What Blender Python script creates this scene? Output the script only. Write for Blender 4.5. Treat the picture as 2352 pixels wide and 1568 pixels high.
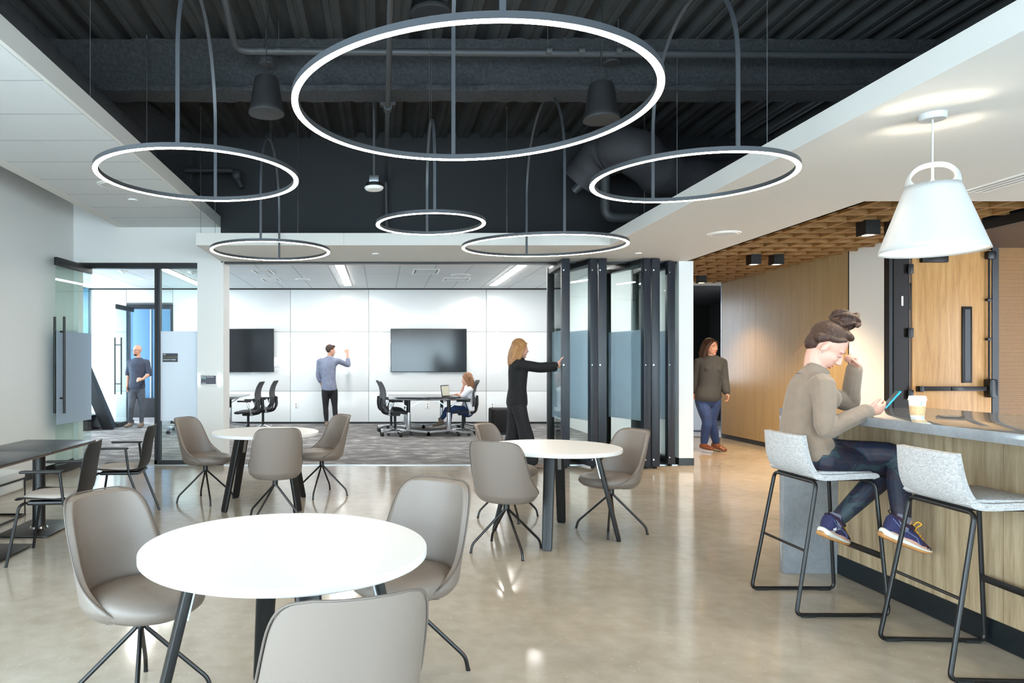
import bpy, bmesh, math, random
import numpy as np
from mathutils import Vector, Matrix, Quaternion

# ------------------------------------------------------------------ scene, camera, world, light
for o in list(bpy.data.objects):
    bpy.data.objects.remove(o)
SC = bpy.context.scene
COL = SC.collection
random.seed(7)
V = Vector
PI = math.pi

EYE = 1.38                 # camera height above the floor
FPX = 1590.0               # focal length in pixels of the 2352 px wide frame
VX, VY = 875.0, 836.0      # where the depth lines meet
cam_data = bpy.data.cameras.new('camera')
cam = bpy.data.objects.new('camera', cam_data)
COL.objects.link(cam)
cam.location = (0, 0, EYE)
cam.rotation_euler = (PI / 2, 0, 0)
cam_data.sensor_width = 36.0
cam_data.sensor_fit = 'HORIZONTAL'
cam_data.lens = FPX / 2352.0 * 36.0
cam_data.shift_x = (1176.0 - VX) / 2352.0
cam_data.shift_y = (VY - 784.0) / 2352.0
cam_data.clip_start = 0.05
SC.camera = cam

world = bpy.data.worlds.new('daylight')
SC.world = world
world.use_nodes = True
bg = world.node_tree.nodes['Background']
bg.inputs[0].default_value = (0.765, 0.872, 1.0, 1)
bg.inputs[1].default_value = 5.0

vs = SC.view_settings
vs.view_transform = 'Standard'
vs.look = 'None'
vs.gamma = 1.0
vs.use_curve_mapping = False
vs.exposure = 1.66
SC.cycles.max_bounces = 8
SC.cycles.diffuse_bounces = 4
SC.cycles.glossy_bounces = 4
SC.cycles.transparent_max_bounces = 24
SC.cycles.transmission_bounces = 4
SC.cycles.use_denoising = True
SC.cycles.sample_clamp_indirect = 6.0
SC.cycles.caustics_reflective = False
SC.cycles.caustics_refractive = False

RING_W = 15.0              # emission of the ring lights
TUBE_W = 20.0              # emission of the linear lights
def P(px, py, Y):
    """the point at depth Y that the photograph shows at (px, py)"""
    return V(((px - VX) / FPX * Y, Y, EYE - (py - VY) / FPX * Y))
def FL(px, py):
    Y = FPX * EYE / (py - VY)
    return V(((px - VX) / FPX * Y, Y, 0))

# ------------------------------------------------------------------ helpers
def lin(c):
    return tuple((x / 255 / 12.92) if x / 255 <= 0.04045 else ((x / 255 + 0.055) / 1.055) ** 2.4 for x in c)
class MB:
    """collects geometry for one mesh object"""
    def __init__(s):
        s.v = []; s.f = []
    def add(s, vs_, fs):
        n = len(s.v)
        s.v += [tuple(v) for v in vs_]
        s.f += [tuple(i + n for i in f) for f in fs]
        return s
    def box(s, x0, x1, y0, y1, z0, z1, M=None):
        vs_ = [V((x, y, z)) for z in (z0, z1) for y in (y0, y1) for x in (x0, x1)]
        if M is not None: vs_ = [M @ v for v in vs_]
        return s.add(vs_, [(0, 2, 3, 1), (4, 5, 7, 6), (0, 1, 5, 4), (2, 6, 7, 3), (0, 4, 6, 2), (1, 3, 7, 5)])
    def bar(s, p0, p1, w, t, up=(0, 0, 1)):
        """rectangular bar from p0 to p1, width w sideways, thickness t along up"""
        p0, p1 = V(p0), V(p1); d = (p1 - p0).normalized()
        sd = d.cross(V(up))
        if sd.length < 1e-5: sd = V((1, 0, 0))
        sd.normalize(); u = sd.cross(d).normalized()
        vs_ = []
        for p in (p0, p1):
            for a, b in ((-1, -1), (1, -1), (1, 1), (-1, 1)):
                vs_.append(p + sd * (a * w / 2) + u * (b * t / 2))
        return s.add(vs_, [(0, 1, 2, 3), (7, 6, 5, 4), (0, 4, 5, 1), (1, 5, 6, 2), (2, 6, 7, 3), (3, 7, 4, 0)])
    def tube(s, pts, r, n=8, caps=True, closed=False, flat=None):
        """round tube through pts; r a number or a list; round ends when r tapers to 0"""
        pts = [V(p) for p in pts]; m = len(pts)
        rs = r if isinstance(r, (list, tuple)) else [r] * m
        tan = []
        for i in range(m):
            a = pts[(i - 1) % m] if (closed or i > 0) else pts[0]
            b = pts[(i + 1) % m] if (closed or i < m - 1) else pts[-1]
            tan.append((b - a).normalized() if (b - a).length > 1e-9 else V((0, 0, 1)))
        ref = V((0, 0, 1)) if abs(tan[0].z) < 0.9 else V((1, 0, 0))
        nrm = tan[0].cross(ref).normalized()
        vs_ = []
        for i in range(m):
            if i: 
                ax = tan[i - 1].cross(tan[i])
                if ax.length > 1e-7:
                    nrm = Quaternion(ax.normalized(), tan[i - 1].angle(tan[i])) @ nrm
            bn = tan[i].cross(nrm)
            for k in range(n):
                a = 2 * PI * k / n
                vs_.append(pts[i] + (nrm * math.cos(a) + bn * math.sin(a)) * rs[i])
        fs = []
        for i in range(m if closed else m - 1):
            j = (i + 1) % m
            for k in range(n):
                l = (k + 1) % n
                fs.append((i * n + k, i * n + l, j * n + l, j * n + k))
        if caps and not closed:
            fs.append(tuple(reversed(range(n)))); fs.append(tuple(range((m - 1) * n, m * n)))
        return s.add(vs_, fs)
    def cyl(s, p0, p1, r0, r1=None, n=20):
        return s.tube([p0, p1], [r0, r0 if r1 is None else r1], n)
    def lathe(s, prof, c=(0, 0, 0), n=32, M=None):
        """profile [(r, z)] turned about z; ends with r = 0 close"""
        c = V(c); vs_ = []; idx = []
        for r, z in prof:
            if r < 1e-6:
                idx.append([len(vs_)]); vs_.append(V((0, 0, z)))
            else:
                idx.append(list(range(len(vs_), len(vs_) + n)))
                vs_ += [V((r * math.cos(2 * PI * k / n), r * math.sin(2 * PI * k / n), z)) for k in range(n)]
        fs = []
        for A, B in zip(idx[:-1], idx[1:]):
            for k in range(n):
                l = (k + 1) % n
                if len(A) == 1 and len(B) == 1: continue
                if len(A) == 1: fs.append((A[0], B[l], B[k]))
                elif len(B) == 1: fs.append((A[k], A[l], B[0]))
                else: fs.append((A[k], A[l], B[l], B[k]))
        vs_ = [(M @ v if M is not None else v) + c for v in vs_]
        return s.add(vs_, fs)
    def grid(s, rows, closed_u=False, caps=False):
        m, n = len(rows), len(rows[0]); fs = []
        for i in range(m - 1):
            for k in range(n if closed_u else n - 1):
                l = (k + 1) % n
                fs.append((i * n + k, i * n + l, (i + 1) * n + l, (i + 1) * n + k))
        if caps:
            fs.append(tuple(reversed(range(n)))); fs.append(tuple(range((m - 1) * n, m * n)))
        return s.add([p for r in rows for p in r], fs)
    def prism(s, poly, z0, z1):
        n = len(poly)
        vs_ = [V((x, y, z0)) for x, y in poly] + [V((x, y, z1)) for x, y in poly]
        fs = [tuple(reversed(range(n))), tuple(range(n, 2 * n))]
        fs += [(i, (i + 1) % n, n + (i + 1) % n, n + i) for i in range(n)]
        return s.add(vs_, fs)
    def ell(s, c, r, M=None, n=12, m=8):
        """ellipsoid; r = radii, M = 3x3 orientation"""
        M = M or Matrix.Identity(3); rows = []
        prof = [(math.sin(PI * i / m), -math.cos(PI * i / m)) for i in range(m + 1)]
        vs_ = []; b = MB().lathe([(max(0, a) if 0 < i < m else 0, z) for i, (a, z) in enumerate(prof)], n=n)
        vs_ = [M @ V((v[0] * r[0], v[1] * r[1], v[2] * r[2])) + V(c) for v in b.v]
        return s.add(vs_, b.f)
    def loft(s, rings, n=16):
        """closed loft: rings = [(centre, side vector, front vector, half width, half depth)]"""
        rows = []
        for c, sd, fr, a, b in rings:
            c, sd, fr = V(c), V(sd).normalized(), V(fr).normalized()
            rows.append([c + sd * (a * math.cos(2 * PI * k / n)) + fr * (b * math.sin(2 * PI * k / n)) for k in range(n)])
        return s.grid(rows, True, True)
    def mesh(s, name, bevel=0.0, seg=2, sharp=35):
        me = bpy.data.meshes.new(name)
        me.from_pydata(s.v, [], s.f)
        bm = bmesh.new(); bm.from_mesh(me)
        bmesh.ops.recalc_face_normals(bm, faces=bm.faces)
        if bevel > 0:
            ed = [e for e in bm.edges if len(e.link_faces) == 2 and e.calc_face_angle(0) > 0.5]
            bmesh.ops.bevel(bm, geom=ed, offset=bevel, segments=seg, profile=0.5, affect='EDGES', clamp_overlap=True)
        bm.to_mesh(me); bm.free()
        if len(me.polygons):
            me.polygons.foreach_set('use_smooth', [True] * len(me.polygons))
            me.set_sharp_from_angle(angle=math.radians(sharp))
        me.update()
        return me
    def build(s, name, m, parent=None, bevel=0.0, seg=2, sharp=35, loc=None, kind=None):
        return link(name, s.mesh(name, bevel, seg, sharp), m, parent, loc, kind)
def link(name, me, m, parent=None, loc=None, kind=None):
    o = bpy.data.objects.new(name, me); COL.objects.link(o)
    if m is not None and len(me.materials) == 0: me.materials.append(m)
    if parent is not None: o.parent = parent
    if loc is not None: o.location = loc
    if kind: o['kind'] = kind
    return o
def tag(o, label, cat, group=None, kind=None):
    o['label'] = label; o['category'] = cat
    if group: o['group'] = group
    if kind: o['kind'] = kind
    return o
def thing(name, label, cat, loc=(0, 0, 0), rz=0.0, group=None, kind=None):
    o = bpy.data.objects.new(name, None); COL.objects.link(o)
    o.location = loc; o.rotation_euler = (0, 0, rz); o.empty_display_size = 0.1
    return tag(o, label, cat, group, kind)
def struct(o, label, cat):
    return tag(o, label, cat, kind='structure')
def copy_tree(o, parent=None):
    c = o.copy(); COL.objects.link(c); c.parent = parent
    for ch in o.children: copy_tree(ch, c)
    return c
def place(proto, first, loc, rz, label):
    o = proto if first else copy_tree(proto)
    o.location = loc; o.rotation_euler = (0, 0, rz); o['label'] = label
    return o
def baked(me, mods, name='shape'):
    """mesh with modifiers applied; mods = [(type, {settings})]"""
    t = bpy.data.objects.new('tmp', me); COL.objects.link(t)
    for ty, kw in mods:
        md = t.modifiers.new(ty.lower(), ty)
        for k, v in kw.items(): setattr(md, k, v)
    dg = bpy.context.evaluated_depsgraph_get(); dg.update()
    r = bpy.data.meshes.new_from_object(t.evaluated_get(dg))
    bpy.data.objects.remove(t); bpy.data.meshes.remove(me)
    r.name = name; r.materials.clear()
    if len(r.polygons): r.polygons.foreach_set('use_smooth', [True] * len(r.polygons))
    return r
def fused(mb, voxel, smooth=4, name='body', fac=0.5):
    """one continuous skin over all the overlapping shapes in mb"""
    return baked(mb.mesh(name), [('REMESH', dict(mode='VOXEL', voxel_size=voxel)),
                                 ('SMOOTH', dict(factor=fac, iterations=smooth))], name)
def lettering(txt, size, m, parent, loc, rot=(PI / 2, 0, 0), name='lettering', align='LEFT', depth=0.0008, bold=0.0):
    cu = bpy.data.curves.new(name, 'FONT')
    cu.body = txt; cu.size = size; cu.align_x = align; cu.extrude = depth; cu.offset = bold
    t = bpy.data.objects.new('tmp', cu); COL.objects.link(t)
    dg = bpy.context.evaluated_depsgraph_get(); dg.update()
    me = bpy.data.meshes.new_from_object(t.evaluated_get(dg))
    bpy.data.objects.remove(t); me.materials.clear()
    o = link(name, me, m, parent, loc); o.rotation_euler = rot
    return o
def spline(pts, k=6):
    """Catmull-Rom through points (vectors or tuples of numbers)"""
    a = [np.array(p, float) for p in pts]; a = [2 * a[0] - a[1]] + a + [2 * a[-1] - a[-2]]; out = []
    for i in range(1, len(a) - 2):
        for j in range(k):
            t = j / k
            out.append(0.5 * (2 * a[i] + (a[i + 1] - a[i - 1]) * t + (2 * a[i - 1] - 5 * a[i] + 4 * a[i + 1] - a[i + 2]) * t * t
                              + (3 * a[i] - a[i - 1] - 3 * a[i + 1] + a[i + 2]) * t ** 3))
    out.append(a[-2])
    return [tuple(x) for x in out]
def fillet(pts, r, k=5):
    """polyline with rounded corners"""
    pts = [V(p) for p in pts]; out = [pts[0]]
    for a, b, c in zip(pts[:-2], pts[1:-1], pts[2:]):
        d1 = (a - b); d2 = (c - b); q = min(r, d1.length * 0.45, d2.length * 0.45)
        p0 = b + d1.normalized() * q; p1 = b + d2.normalized() * q
        for i in range(k + 1):
            t = i / k
            out.append(p0 * (1 - t) ** 2 + b * 2 * t * (1 - t) + p1 * t * t)
    out.append(pts[-1])
    return out

# ------------------------------------------------------------------ materials
MATS = {}
def nd(nt, ty, **kw):
    n = nt.nodes.new(ty)
    for k, v in kw.items(): setattr(n, k, v)
    return n
def mat(name, rgb, rough=0.5, metal=0.0, spec=0.5, coat=0.0, bump=None, vary=None, emit=None, sheen=0.0, sss=0.0):
    """plain principled material, rgb 0-255; bump=(scale, strength), vary=(scale, amount)"""
    m = bpy.data.materials.new(name); m.use_nodes = True; nt = m.node_tree; b = nt.nodes['Principled BSDF']
    c = lin(rgb)
    b.inputs['Base Color'].default_value = (*c, 1)
    b.inputs['Roughness'].default_value = rough; b.inputs['Metallic'].default_value = metal
    b.inputs['Specular IOR Level'].default_value = spec
    b.inputs['Coat Weight'].default_value = coat
    if sheen: b.inputs['Sheen Weight'].default_value = sheen
    if sss:
        b.inputs['Subsurface Weight'].default_value = sss; b.inputs['Subsurface Radius'].default_value = (0.01, 0.004, 0.002)
    if emit:
        b.inputs['Emission Color'].default_value = (*lin(emit[0]), 1); b.inputs['Emission Strength'].default_value = emit[1]
    if bump or vary:
        tc = nd(nt, 'ShaderNodeTexCoord')
    if vary:
        n = nd(nt, 'ShaderNodeTexNoise'); n.inputs['Scale'].default_value = vary[0]; n.inputs['Detail'].default_value = 4
        nt.links.new(tc.outputs['Object'], n.inputs['Vector'])
        r = nd(nt, 'ShaderNodeValToRGB')
        r.color_ramp.elements[0].position = 0.3; r.color_ramp.elements[1].position = 0.7
        a = vary[1]
        r.color_ramp.elements[0].color = (*[x * (1 - a) for x in c], 1); r.color_ramp.elements[1].color = (*[min(1, x * (1 + a)) for x in c], 1)
        nt.links.new(n.outputs['Fac'], r.inputs['Fac']); nt.links.new(r.outputs['Color'], b.inputs['Base Color'])
    if bump:
        n2 = nd(nt, 'ShaderNodeTexNoise'); n2.inputs['Scale'].default_value = bump[0]; n2.inputs['Detail'].default_value = 3
        nt.links.new(tc.outputs['Object'], n2.inputs['Vector'])
        bp = nd(nt, 'ShaderNodeBump'); bp.inputs['Strength'].default_value = bump[1]; bp.inputs['Distance'].default_value = 0.01
        nt.links.new(n2.outputs['Fac'], bp.inputs['Height']); nt.links.new(bp.outputs['Normal'], b.inputs['Normal'])
    MATS[name] = m
    return m
def M_(n): return MATS[n]
def emitter(name, rgb, w):
    m = bpy.data.materials.new(name); m.use_nodes = True; nt = m.node_tree
    nt.nodes.clear()
    e = nd(nt, 'ShaderNodeEmission'); e.inputs[0].default_value = (*lin(rgb), 1); e.inputs[1].default_value = w
    o = nd(nt, 'ShaderNodeOutputMaterial'); nt.links.new(e.outputs[0], o.inputs[0])
    MATS[name] = m
    return m
def ramp_mat(name, stops, coord, tex, rough=0.5, spec=0.5, mapping=None, bump=0.0, metal=0.0, coat=0.0, rough_tex=None):
    """principled with colour from tex(nt, vector) -> socket through a ramp"""
    m = bpy.data.materials.new(name); m.use_nodes = True; nt = m.node_tree; b = nt.nodes['Principled BSDF']
    tc = nd(nt, 'ShaderNodeTexCoord'); mp = nd(nt, 'ShaderNodeMapping')
    if mapping:
        mp.inputs['Scale'].default_value = mapping[0]
        if len(mapping) > 1: mp.inputs['Rotation'].default_value = mapping[1]
    nt.links.new(tc.outputs[coord], mp.inputs['Vector'])
    s = tex(nt, mp.outputs['Vector'])
    r = nd(nt, 'ShaderNodeValToRGB'); cr = r.color_ramp
    while len(cr.elements) < len(stops): cr.elements.new(0.5)
    for e, (p, c) in zip(cr.elements, stops):
        e.position = p; e.color = (*lin(c), 1)
    nt.links.new(s, r.inputs['Fac']); nt.links.new(r.outputs['Color'], b.inputs['Base Color'])
    b.inputs['Roughness'].default_value = rough; b.inputs['Specular IOR Level'].default_value = spec
    b.inputs['Metallic'].default_value = metal; b.inputs['Coat Weight'].default_value = coat
    if bump:
        bp = nd(nt, 'ShaderNodeBump'); bp.inputs['Strength'].default_value = bump; bp.inputs['Distance'].default_value = 0.01
        nt.links.new(s, bp.inputs['Height']); nt.links.new(bp.outputs['Normal'], b.inputs['Normal'])
    MATS[name] = m
    return m
def noise_tex(scale, detail=4, rough=0.55, dist=0.0):
    def f(nt, v):
        n = nd(nt, 'ShaderNodeTexNoise'); n.inputs['Scale'].default_value = scale; n.inputs['Detail'].default_value = detail
        n.inputs['Roughness'].default_value = rough; n.inputs['Distortion'].default_value = dist
        nt.links.new(v, n.inputs['Vector']); return n.outputs['Fac']
    return f
def math_node(nt, op, a, b):
    n = nd(nt, 'ShaderNodeMath', operation=op)
    for i, x in enumerate((a, b)):
        if isinstance(x, (int, float)): n.inputs[i].default_value = x
        else: nt.links.new(x, n.inputs[i])
    return n.outputs[0]

mat('wall_white', (226, 226, 224), 0.6, bump=(180, 0.05))
mat('soffit_white', (212, 210, 206), 0.7)
mat('tile_white', (206, 208, 209), 0.85, bump=(350, 0.15))
mat('panel_white', (226, 228, 229), 0.22)
mat('glassboard_white', (229, 231, 232), 0.04, coat=0.5)
mat('reveal_grey', (120, 122, 124), 0.7)
mat('shadow_grey', (70, 72, 74), 0.8)
mat('grid_grey', (150, 152, 156), 0.6)
mat('deck_dark', (56, 58, 59), 0.75, vary=(3, 0.2))
mat('black_paint', (30, 32, 36), 0.7)
mat('fireproof', (52, 54, 57), 0.95, bump=(45, 1.0), vary=(30, 0.35))
mat('pipe_dark', (64, 66, 69), 0.5)
mat('duct_dark', (44, 46, 50), 0.6)
mat('duct_wrap', (58, 58, 62), 0.7, bump=(9, 0.8))
mat('black_metal', (9, 9, 11), 0.38)
mat('frame_black', (13, 15, 19), 0.4, bump=None)
mat('frame_blue', (27, 33, 43), 0.4)
mat('bronze', (26, 19, 16), 0.4, metal=0.4)
mat('vestibule_bronze', (64, 42, 24), 0.45, metal=0.2)
mat('fixture_grey', (66, 69, 74), 0.45, metal=0.2)
mat('speaker_black', (24, 24, 26), 0.6)
mat('grille_dark', (44, 45, 47), 0.7)
mat('laminate_white', (230, 230, 230), 0.35)
mat('laminate_edge', (244, 244, 243), 0.45)
mat('leather', (122, 111, 103), 0.46, bump=(260, 0.12))
mat('leather_seam', (100, 90, 83), 0.6)
mat('chrome', (205, 208, 212), 0.12, metal=1.0)
mat('alu', (176, 180, 184), 0.28, metal=0.9)
mat('plastic_black', (20, 20, 22), 0.55)
mat('mesh_grey', (66, 67, 70), 0.7)
mat('tabletop_black', (58, 60, 64), 0.3)
mat('table_edge', (92, 76, 66), 0.5)
mat('conference_top', (44, 42, 44), 0.16, coat=0.4)
mat('tv_screen', (26, 29, 34), 0.12)
mat('tv_frame', (10, 10, 12), 0.4)
mat('white_plastic', (238, 238, 236), 0.4)
mat('white_enamel', (184, 186, 187), 0.4)
mat('signage', (60, 66, 76), 0.5)
mat('sign_line', (196, 152, 70), 0.5)
mat('print_white', (235, 238, 240), 0.5)
mat('ink_green', (120, 200, 180), 0.5, emit=((120, 200, 180), 0.4))
mat('baseboard_black', (16, 19, 22), 0.35)
mat('steel_blue_black', (14, 17, 22), 0.4)
mat('window_blue', (84, 122, 148), 0.3)
mat('window_blue_dark', (66, 104, 132), 0.3)
mat('partition_grey', (120, 121, 122), 0.7)
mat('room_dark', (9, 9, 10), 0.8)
mat('skin', (196, 146, 124), 0.5, sss=0.12)
mat('skin_pale', (206, 156, 138), 0.5, sss=0.12)
mat('lip', (196, 104, 100), 0.4)
mat('teeth', (240, 236, 230), 0.3)
mat('eye_white', (232, 230, 228), 0.2)
mat('iris', (58, 44, 36), 0.2)
mat('brow', (70, 46, 34), 0.7)
mat('shirt_grey', (116, 122, 142), 0.85, vary=(14, 0.15), bump=(25, 0.5))
mat('shirt_navy', (58, 64, 80), 0.85, vary=(10, 0.15), bump=(25, 0.5))
mat('trousers_black', (22, 22, 26), 0.85, bump=(25, 0.5))
mat('knit_black', (18, 19, 22), 0.9, bump=(30, 0.4))
mat('trousers_grey', (80, 84, 94), 0.85, vary=(10, 0.2), bump=(25, 0.5))
mat('denim', (38, 58, 100), 0.85, vary=(8, 0.25), bump=(25, 0.4))
mat('knit_charcoal', (56, 57, 58), 0.95, bump=(40, 0.4))
mat('tee_white', (236, 236, 242), 0.8, bump=(25, 0.4))
mat('boot_brown', (110, 62, 42), 0.35)
mat('shoe_tan', (120, 102, 88), 0.6)
mat('sweater', (130, 112, 97), 0.95, vary=(22, 0.06), bump=(11, 0.9), sheen=0.2)
mat('shoe_navy', (44, 44, 84), 0.8, bump=(300, 0.3))
mat('shoe_plum', (52, 30, 52), 0.9, bump=(300, 0.3))
mat('shoe_trim', (92, 100, 136), 0.5)
mat('sole_white', (232, 230, 218), 0.7, bump=(120, 0.4))
mat('sole_gum', (196, 140, 84), 0.6)
mat('lace', (238, 172, 40), 0.8)
mat('sock_grey', (128, 126, 142), 0.95)
mat('phone_teal', (20, 150, 176), 0.25)
mat('phone_screen', (60, 70, 74), 0.1)
mat('paper_white', (244, 244, 240), 0.6)
mat('cup_lid', (246, 240, 232), 0.45)
mat('cup_green', (150, 200, 160), 0.6)
mat('kick_black', (10, 20, 26), 0.35)
mat('rubber', (20, 20, 22), 0.8)
mat('foot_glide', (200, 205, 200), 0.5)
mat('ottoman', (26, 23, 24), 0.9)
mat('cushion_white', (236, 238, 236), 0.5)
mat('hinge_silver', (196, 200, 206), 0.25, metal=0.8)
mat('laptop', (40, 42, 46), 0.4)
mat('laptop_page', (196, 196, 176), 0.5)
mat('ring_gold', (220, 190, 150), 0.25, metal=1.0)
emitter('ring_glow', (255, 238, 212), RING_W)
emitter('tube_glow', (255, 253, 248), TUBE_W)
emitter('lamp_glow', (255, 240, 214), 14.0)
emitter('spot_glow', (255, 214, 160), 6.0)
emitter('tablet_glow', (214, 255, 232), 2.2)
emitter('tablet_screen', (62, 68, 76), 0.8)
emitter('led_red', (255, 120, 110), 2.0)

def two_scale_noise(a, b, w):
    def f(nt, v):
        x = noise_tex(a, 5)(nt, v); y = noise_tex(b, 3)(nt, v)
        return math_node(nt, 'ADD', math_node(nt, 'MULTIPLY', x, 1 - w), math_node(nt, 'MULTIPLY', y, w))
    return f
# polished concrete with pale aggregate specks
def concrete():
    m = ramp_mat('concrete', [(0.30, (150, 141, 128)), (0.5, (172, 162, 148)), (0.72, (190, 181, 168))], 'Object', two_scale_noise(0.9, 9, 0.35), 0.16, 0.5)
    nt = m.node_tree; b = nt.nodes['Principled BSDF']
    tc = nd(nt, 'ShaderNodeTexCoord'); vo = nd(nt, 'ShaderNodeTexVoronoi'); vo.inputs['Scale'].default_value = 34
    nt.links.new(tc.outputs['Object'], vo.inputs['Vector'])
    sz = nd(nt, 'ShaderNodeTexNoise'); sz.inputs['Scale'].default_value = 2.2; nt.links.new(tc.outputs['Object'], sz.inputs['Vector'])
    thr = math_node(nt, 'MULTIPLY', sz.outputs['Fac'], 0.22)
    sp = math_node(nt, 'LESS_THAN', vo.outputs['Distance'], thr)
    pick = nd(nt, 'ShaderNodeSeparateColor'); nt.links.new(vo.outputs['Color'], pick.inputs[0])
    sp2 = math_node(nt, 'MULTIPLY', sp, math_node(nt, 'GREATER_THAN', pick.outputs[0], 0.62))
    mx = nd(nt, 'ShaderNodeMix', data_type='RGBA'); 
    src = b.inputs['Base Color'].links[0].from_socket
    nt.links.new(math_node(nt, 'MULTIPLY', sp2, 0.55), mx.inputs[0]); nt.links.new(src, mx.inputs[6]); mx.inputs[7].default_value = (*lin((226, 216, 200)), 1)
    nt.links.new(mx.outputs[2], b.inputs['Base Color'])
    rr = noise_tex(1.5, 4)(nt, tc.outputs['Object'])
    nt.links.new(math_node(nt, 'ADD', math_node(nt, 'MULTIPLY', rr, 0.12), 0.06), b.inputs['Roughness'])
concrete()
# carpet planks with woven streaks
def carpet_tex(nt, v):
    n1 = nd(nt, 'ShaderNodeTexNoise'); n1.inputs['Scale'].default_value = 2.0; n1.inputs['Detail'].default_value = 4; n1.inputs['Roughness'].default_value = 0.62
    mp = nd(nt, 'ShaderNodeMapping'); mp.inputs['Scale'].default_value = (1.5, 2.1, 1); nt.links.new(v, mp.inputs['Vector'])
    nt.links.new(mp.outputs[0], n1.inputs['Vector'])
    n2 = noise_tex(90, 2)(nt, v)
    br = nd(nt, 'ShaderNodeTexBrick'); br.inputs['Scale'].default_value = 1.0; br.inputs['Brick Width'].default_value = 1.0; br.inputs['Row Height'].default_value = 0.25
    br.inputs['Mortar Size'].default_value = 0; br.inputs['Color1'].default_value = (0.35, 0.35, 0.35, 1); br.inputs['Color2'].default_value = (0.65, 0.65, 0.65, 1)
    nt.links.new(v, br.inputs['Vector'])
    a = math_node(nt, 'ADD', math_node(nt, 'MULTIPLY', n1.outputs['Fac'], 0.62), math_node(nt, 'MULTIPLY', n2, 0.25))
    return math_node(nt, 'ADD', a, math_node(nt, 'MULTIPLY', br.outputs['Color'], 0.14))
ramp_mat('carpet', [(0.36, (88, 86, 86)), (0.5, (114, 112, 112)), (0.57, (134, 132, 131)), (0.68, (196, 194, 190))], 'Object', carpet_tex, 0.95, 0.1, bump=0.4)
# wood: long grain along one axis
def wood(name, stops, scale, rough=0.45, mapping=(1, 1, 1)):
    def tx(nt, v):
        a = noise_tex(scale, 6, 0.6, 0.4)(nt, v); b = noise_tex(scale * 6, 3)(nt, v)
        return math_node(nt, 'ADD', math_node(nt, 'MULTIPLY', a, 0.75), math_node(nt, 'MULTIPLY', b, 0.25))
    return ramp_mat(name, stops, 'Object', tx, rough, 0.4, mapping=(mapping,))
wood('bar_wood', [(0.32, (134, 114, 88)), (0.45, (164, 142, 112)), (0.55, (178, 156, 126)), (0.68, (190, 172, 144))], 3.0, 0.45, (8, 8, 0.55))
wood('wall_wood', [(0.3, (146, 122, 86)), (0.5, (160, 136, 98)), (0.7, (172, 148, 110))], 5.0, 0.28, (10, 10, 0.25))
wood('door_wood', [(0.3, (156, 112, 66)), (0.5, (186, 138, 86)), (0.7, (206, 160, 108))], 2.6, 0.4, (9, 9, 0.5))
wood('fin_wood', [(0.3, (118, 84, 46)), (0.5, (142, 104, 60)), (0.7, (162, 124, 78))], 5.0, 0.5, (2, 2, 8))
wood('leg_wood', [(0.3, (12, 12, 13)), (0.5, (21, 21, 22)), (0.7, (34, 33, 33))], 4.0, 0.4, (10, 10, 1.2))
ramp_mat('stone', [(0.3, (122, 124, 128)), (0.5, (134, 136, 140)), (0.64, (142, 144, 148)), (0.8, (178, 180, 182))], 'Object', two_scale_noise(6, 40, 0.4), 0.1, 0.5, coat=0.3)
ramp_mat('cup_sleeve', [(0.4, (206, 168, 122)), (0.6, (222, 186, 140))], 'Object', noise_tex(120, 2), 0.8)
def weave_tex(nt, v):
    o = []
    for sc in ((420, 420, 60), (60, 60, 420)):
        mp = nd(nt, 'ShaderNodeMapping'); mp.inputs['Scale'].default_value = sc; nt.links.new(v, mp.inputs['Vector'])
        o.append(noise_tex(1.0, 2)(nt, mp.outputs[0]))
    return math_node(nt, 'MULTIPLY', math_node(nt, 'ADD', o[0], o[1]), 0.5)
ramp_mat('stool_fabric', [(0.36, (150, 149, 152)), (0.5, (188, 186, 186)), (0.62, (212, 209, 206))], 'Object', weave_tex, 0.95, 0.2, bump=0.3)
ramp_mat('seat_fabric', [(0.35, (166, 156, 148)), (0.65, (214, 206, 198))], 'Object', noise_tex(330, 3), 0.95, 0.2, bump=0.2)
def camo_tex(nt, v):
    a = noise_tex(9, 1.0, 0.4, 0.8)(nt, v)
    return a
m = ramp_mat('camo', [(0.0, (26, 32, 50)), (0.42, (30, 28, 44)), (0.46, (44, 38, 50)), (0.54, (28, 36, 52)), (0.60, (48, 60, 66))], 'Object', camo_tex, 0.6, 0.4)
m.node_tree.nodes['Color Ramp'].color_ramp.interpolation = 'CONSTANT'
def hair(name, stops):
    def tx(nt, v):
        mp = nd(nt, 'ShaderNodeMapping'); mp.inputs['Scale'].default_value = (130, 130, 22); nt.links.new(v, mp.inputs['Vector'])
        return noise_tex(1.0, 4, 0.6, 0.4)(nt, mp.outputs[0])
    ramp_mat(name, stops, 'Object', tx, 0.58, 0.4, bump=0.55)
hair('hair_dark', [(0.3, (40, 25, 19)), (0.55, (64, 40, 29)), (0.75, (98, 63, 41))])
hair('hair_brown', [(0.3, (86, 56, 38)), (0.5, (128, 88, 60)), (0.75, (168, 124, 90))])
hair('hair_blond', [(0.3, (116, 80, 48)), (0.5, (158, 114, 72)), (0.75, (190, 148, 104))])
hair('hair_short', [(0.3, (34, 22, 18)), (0.6, (66, 42, 32)), (0.8, (92, 60, 44))])

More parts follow.
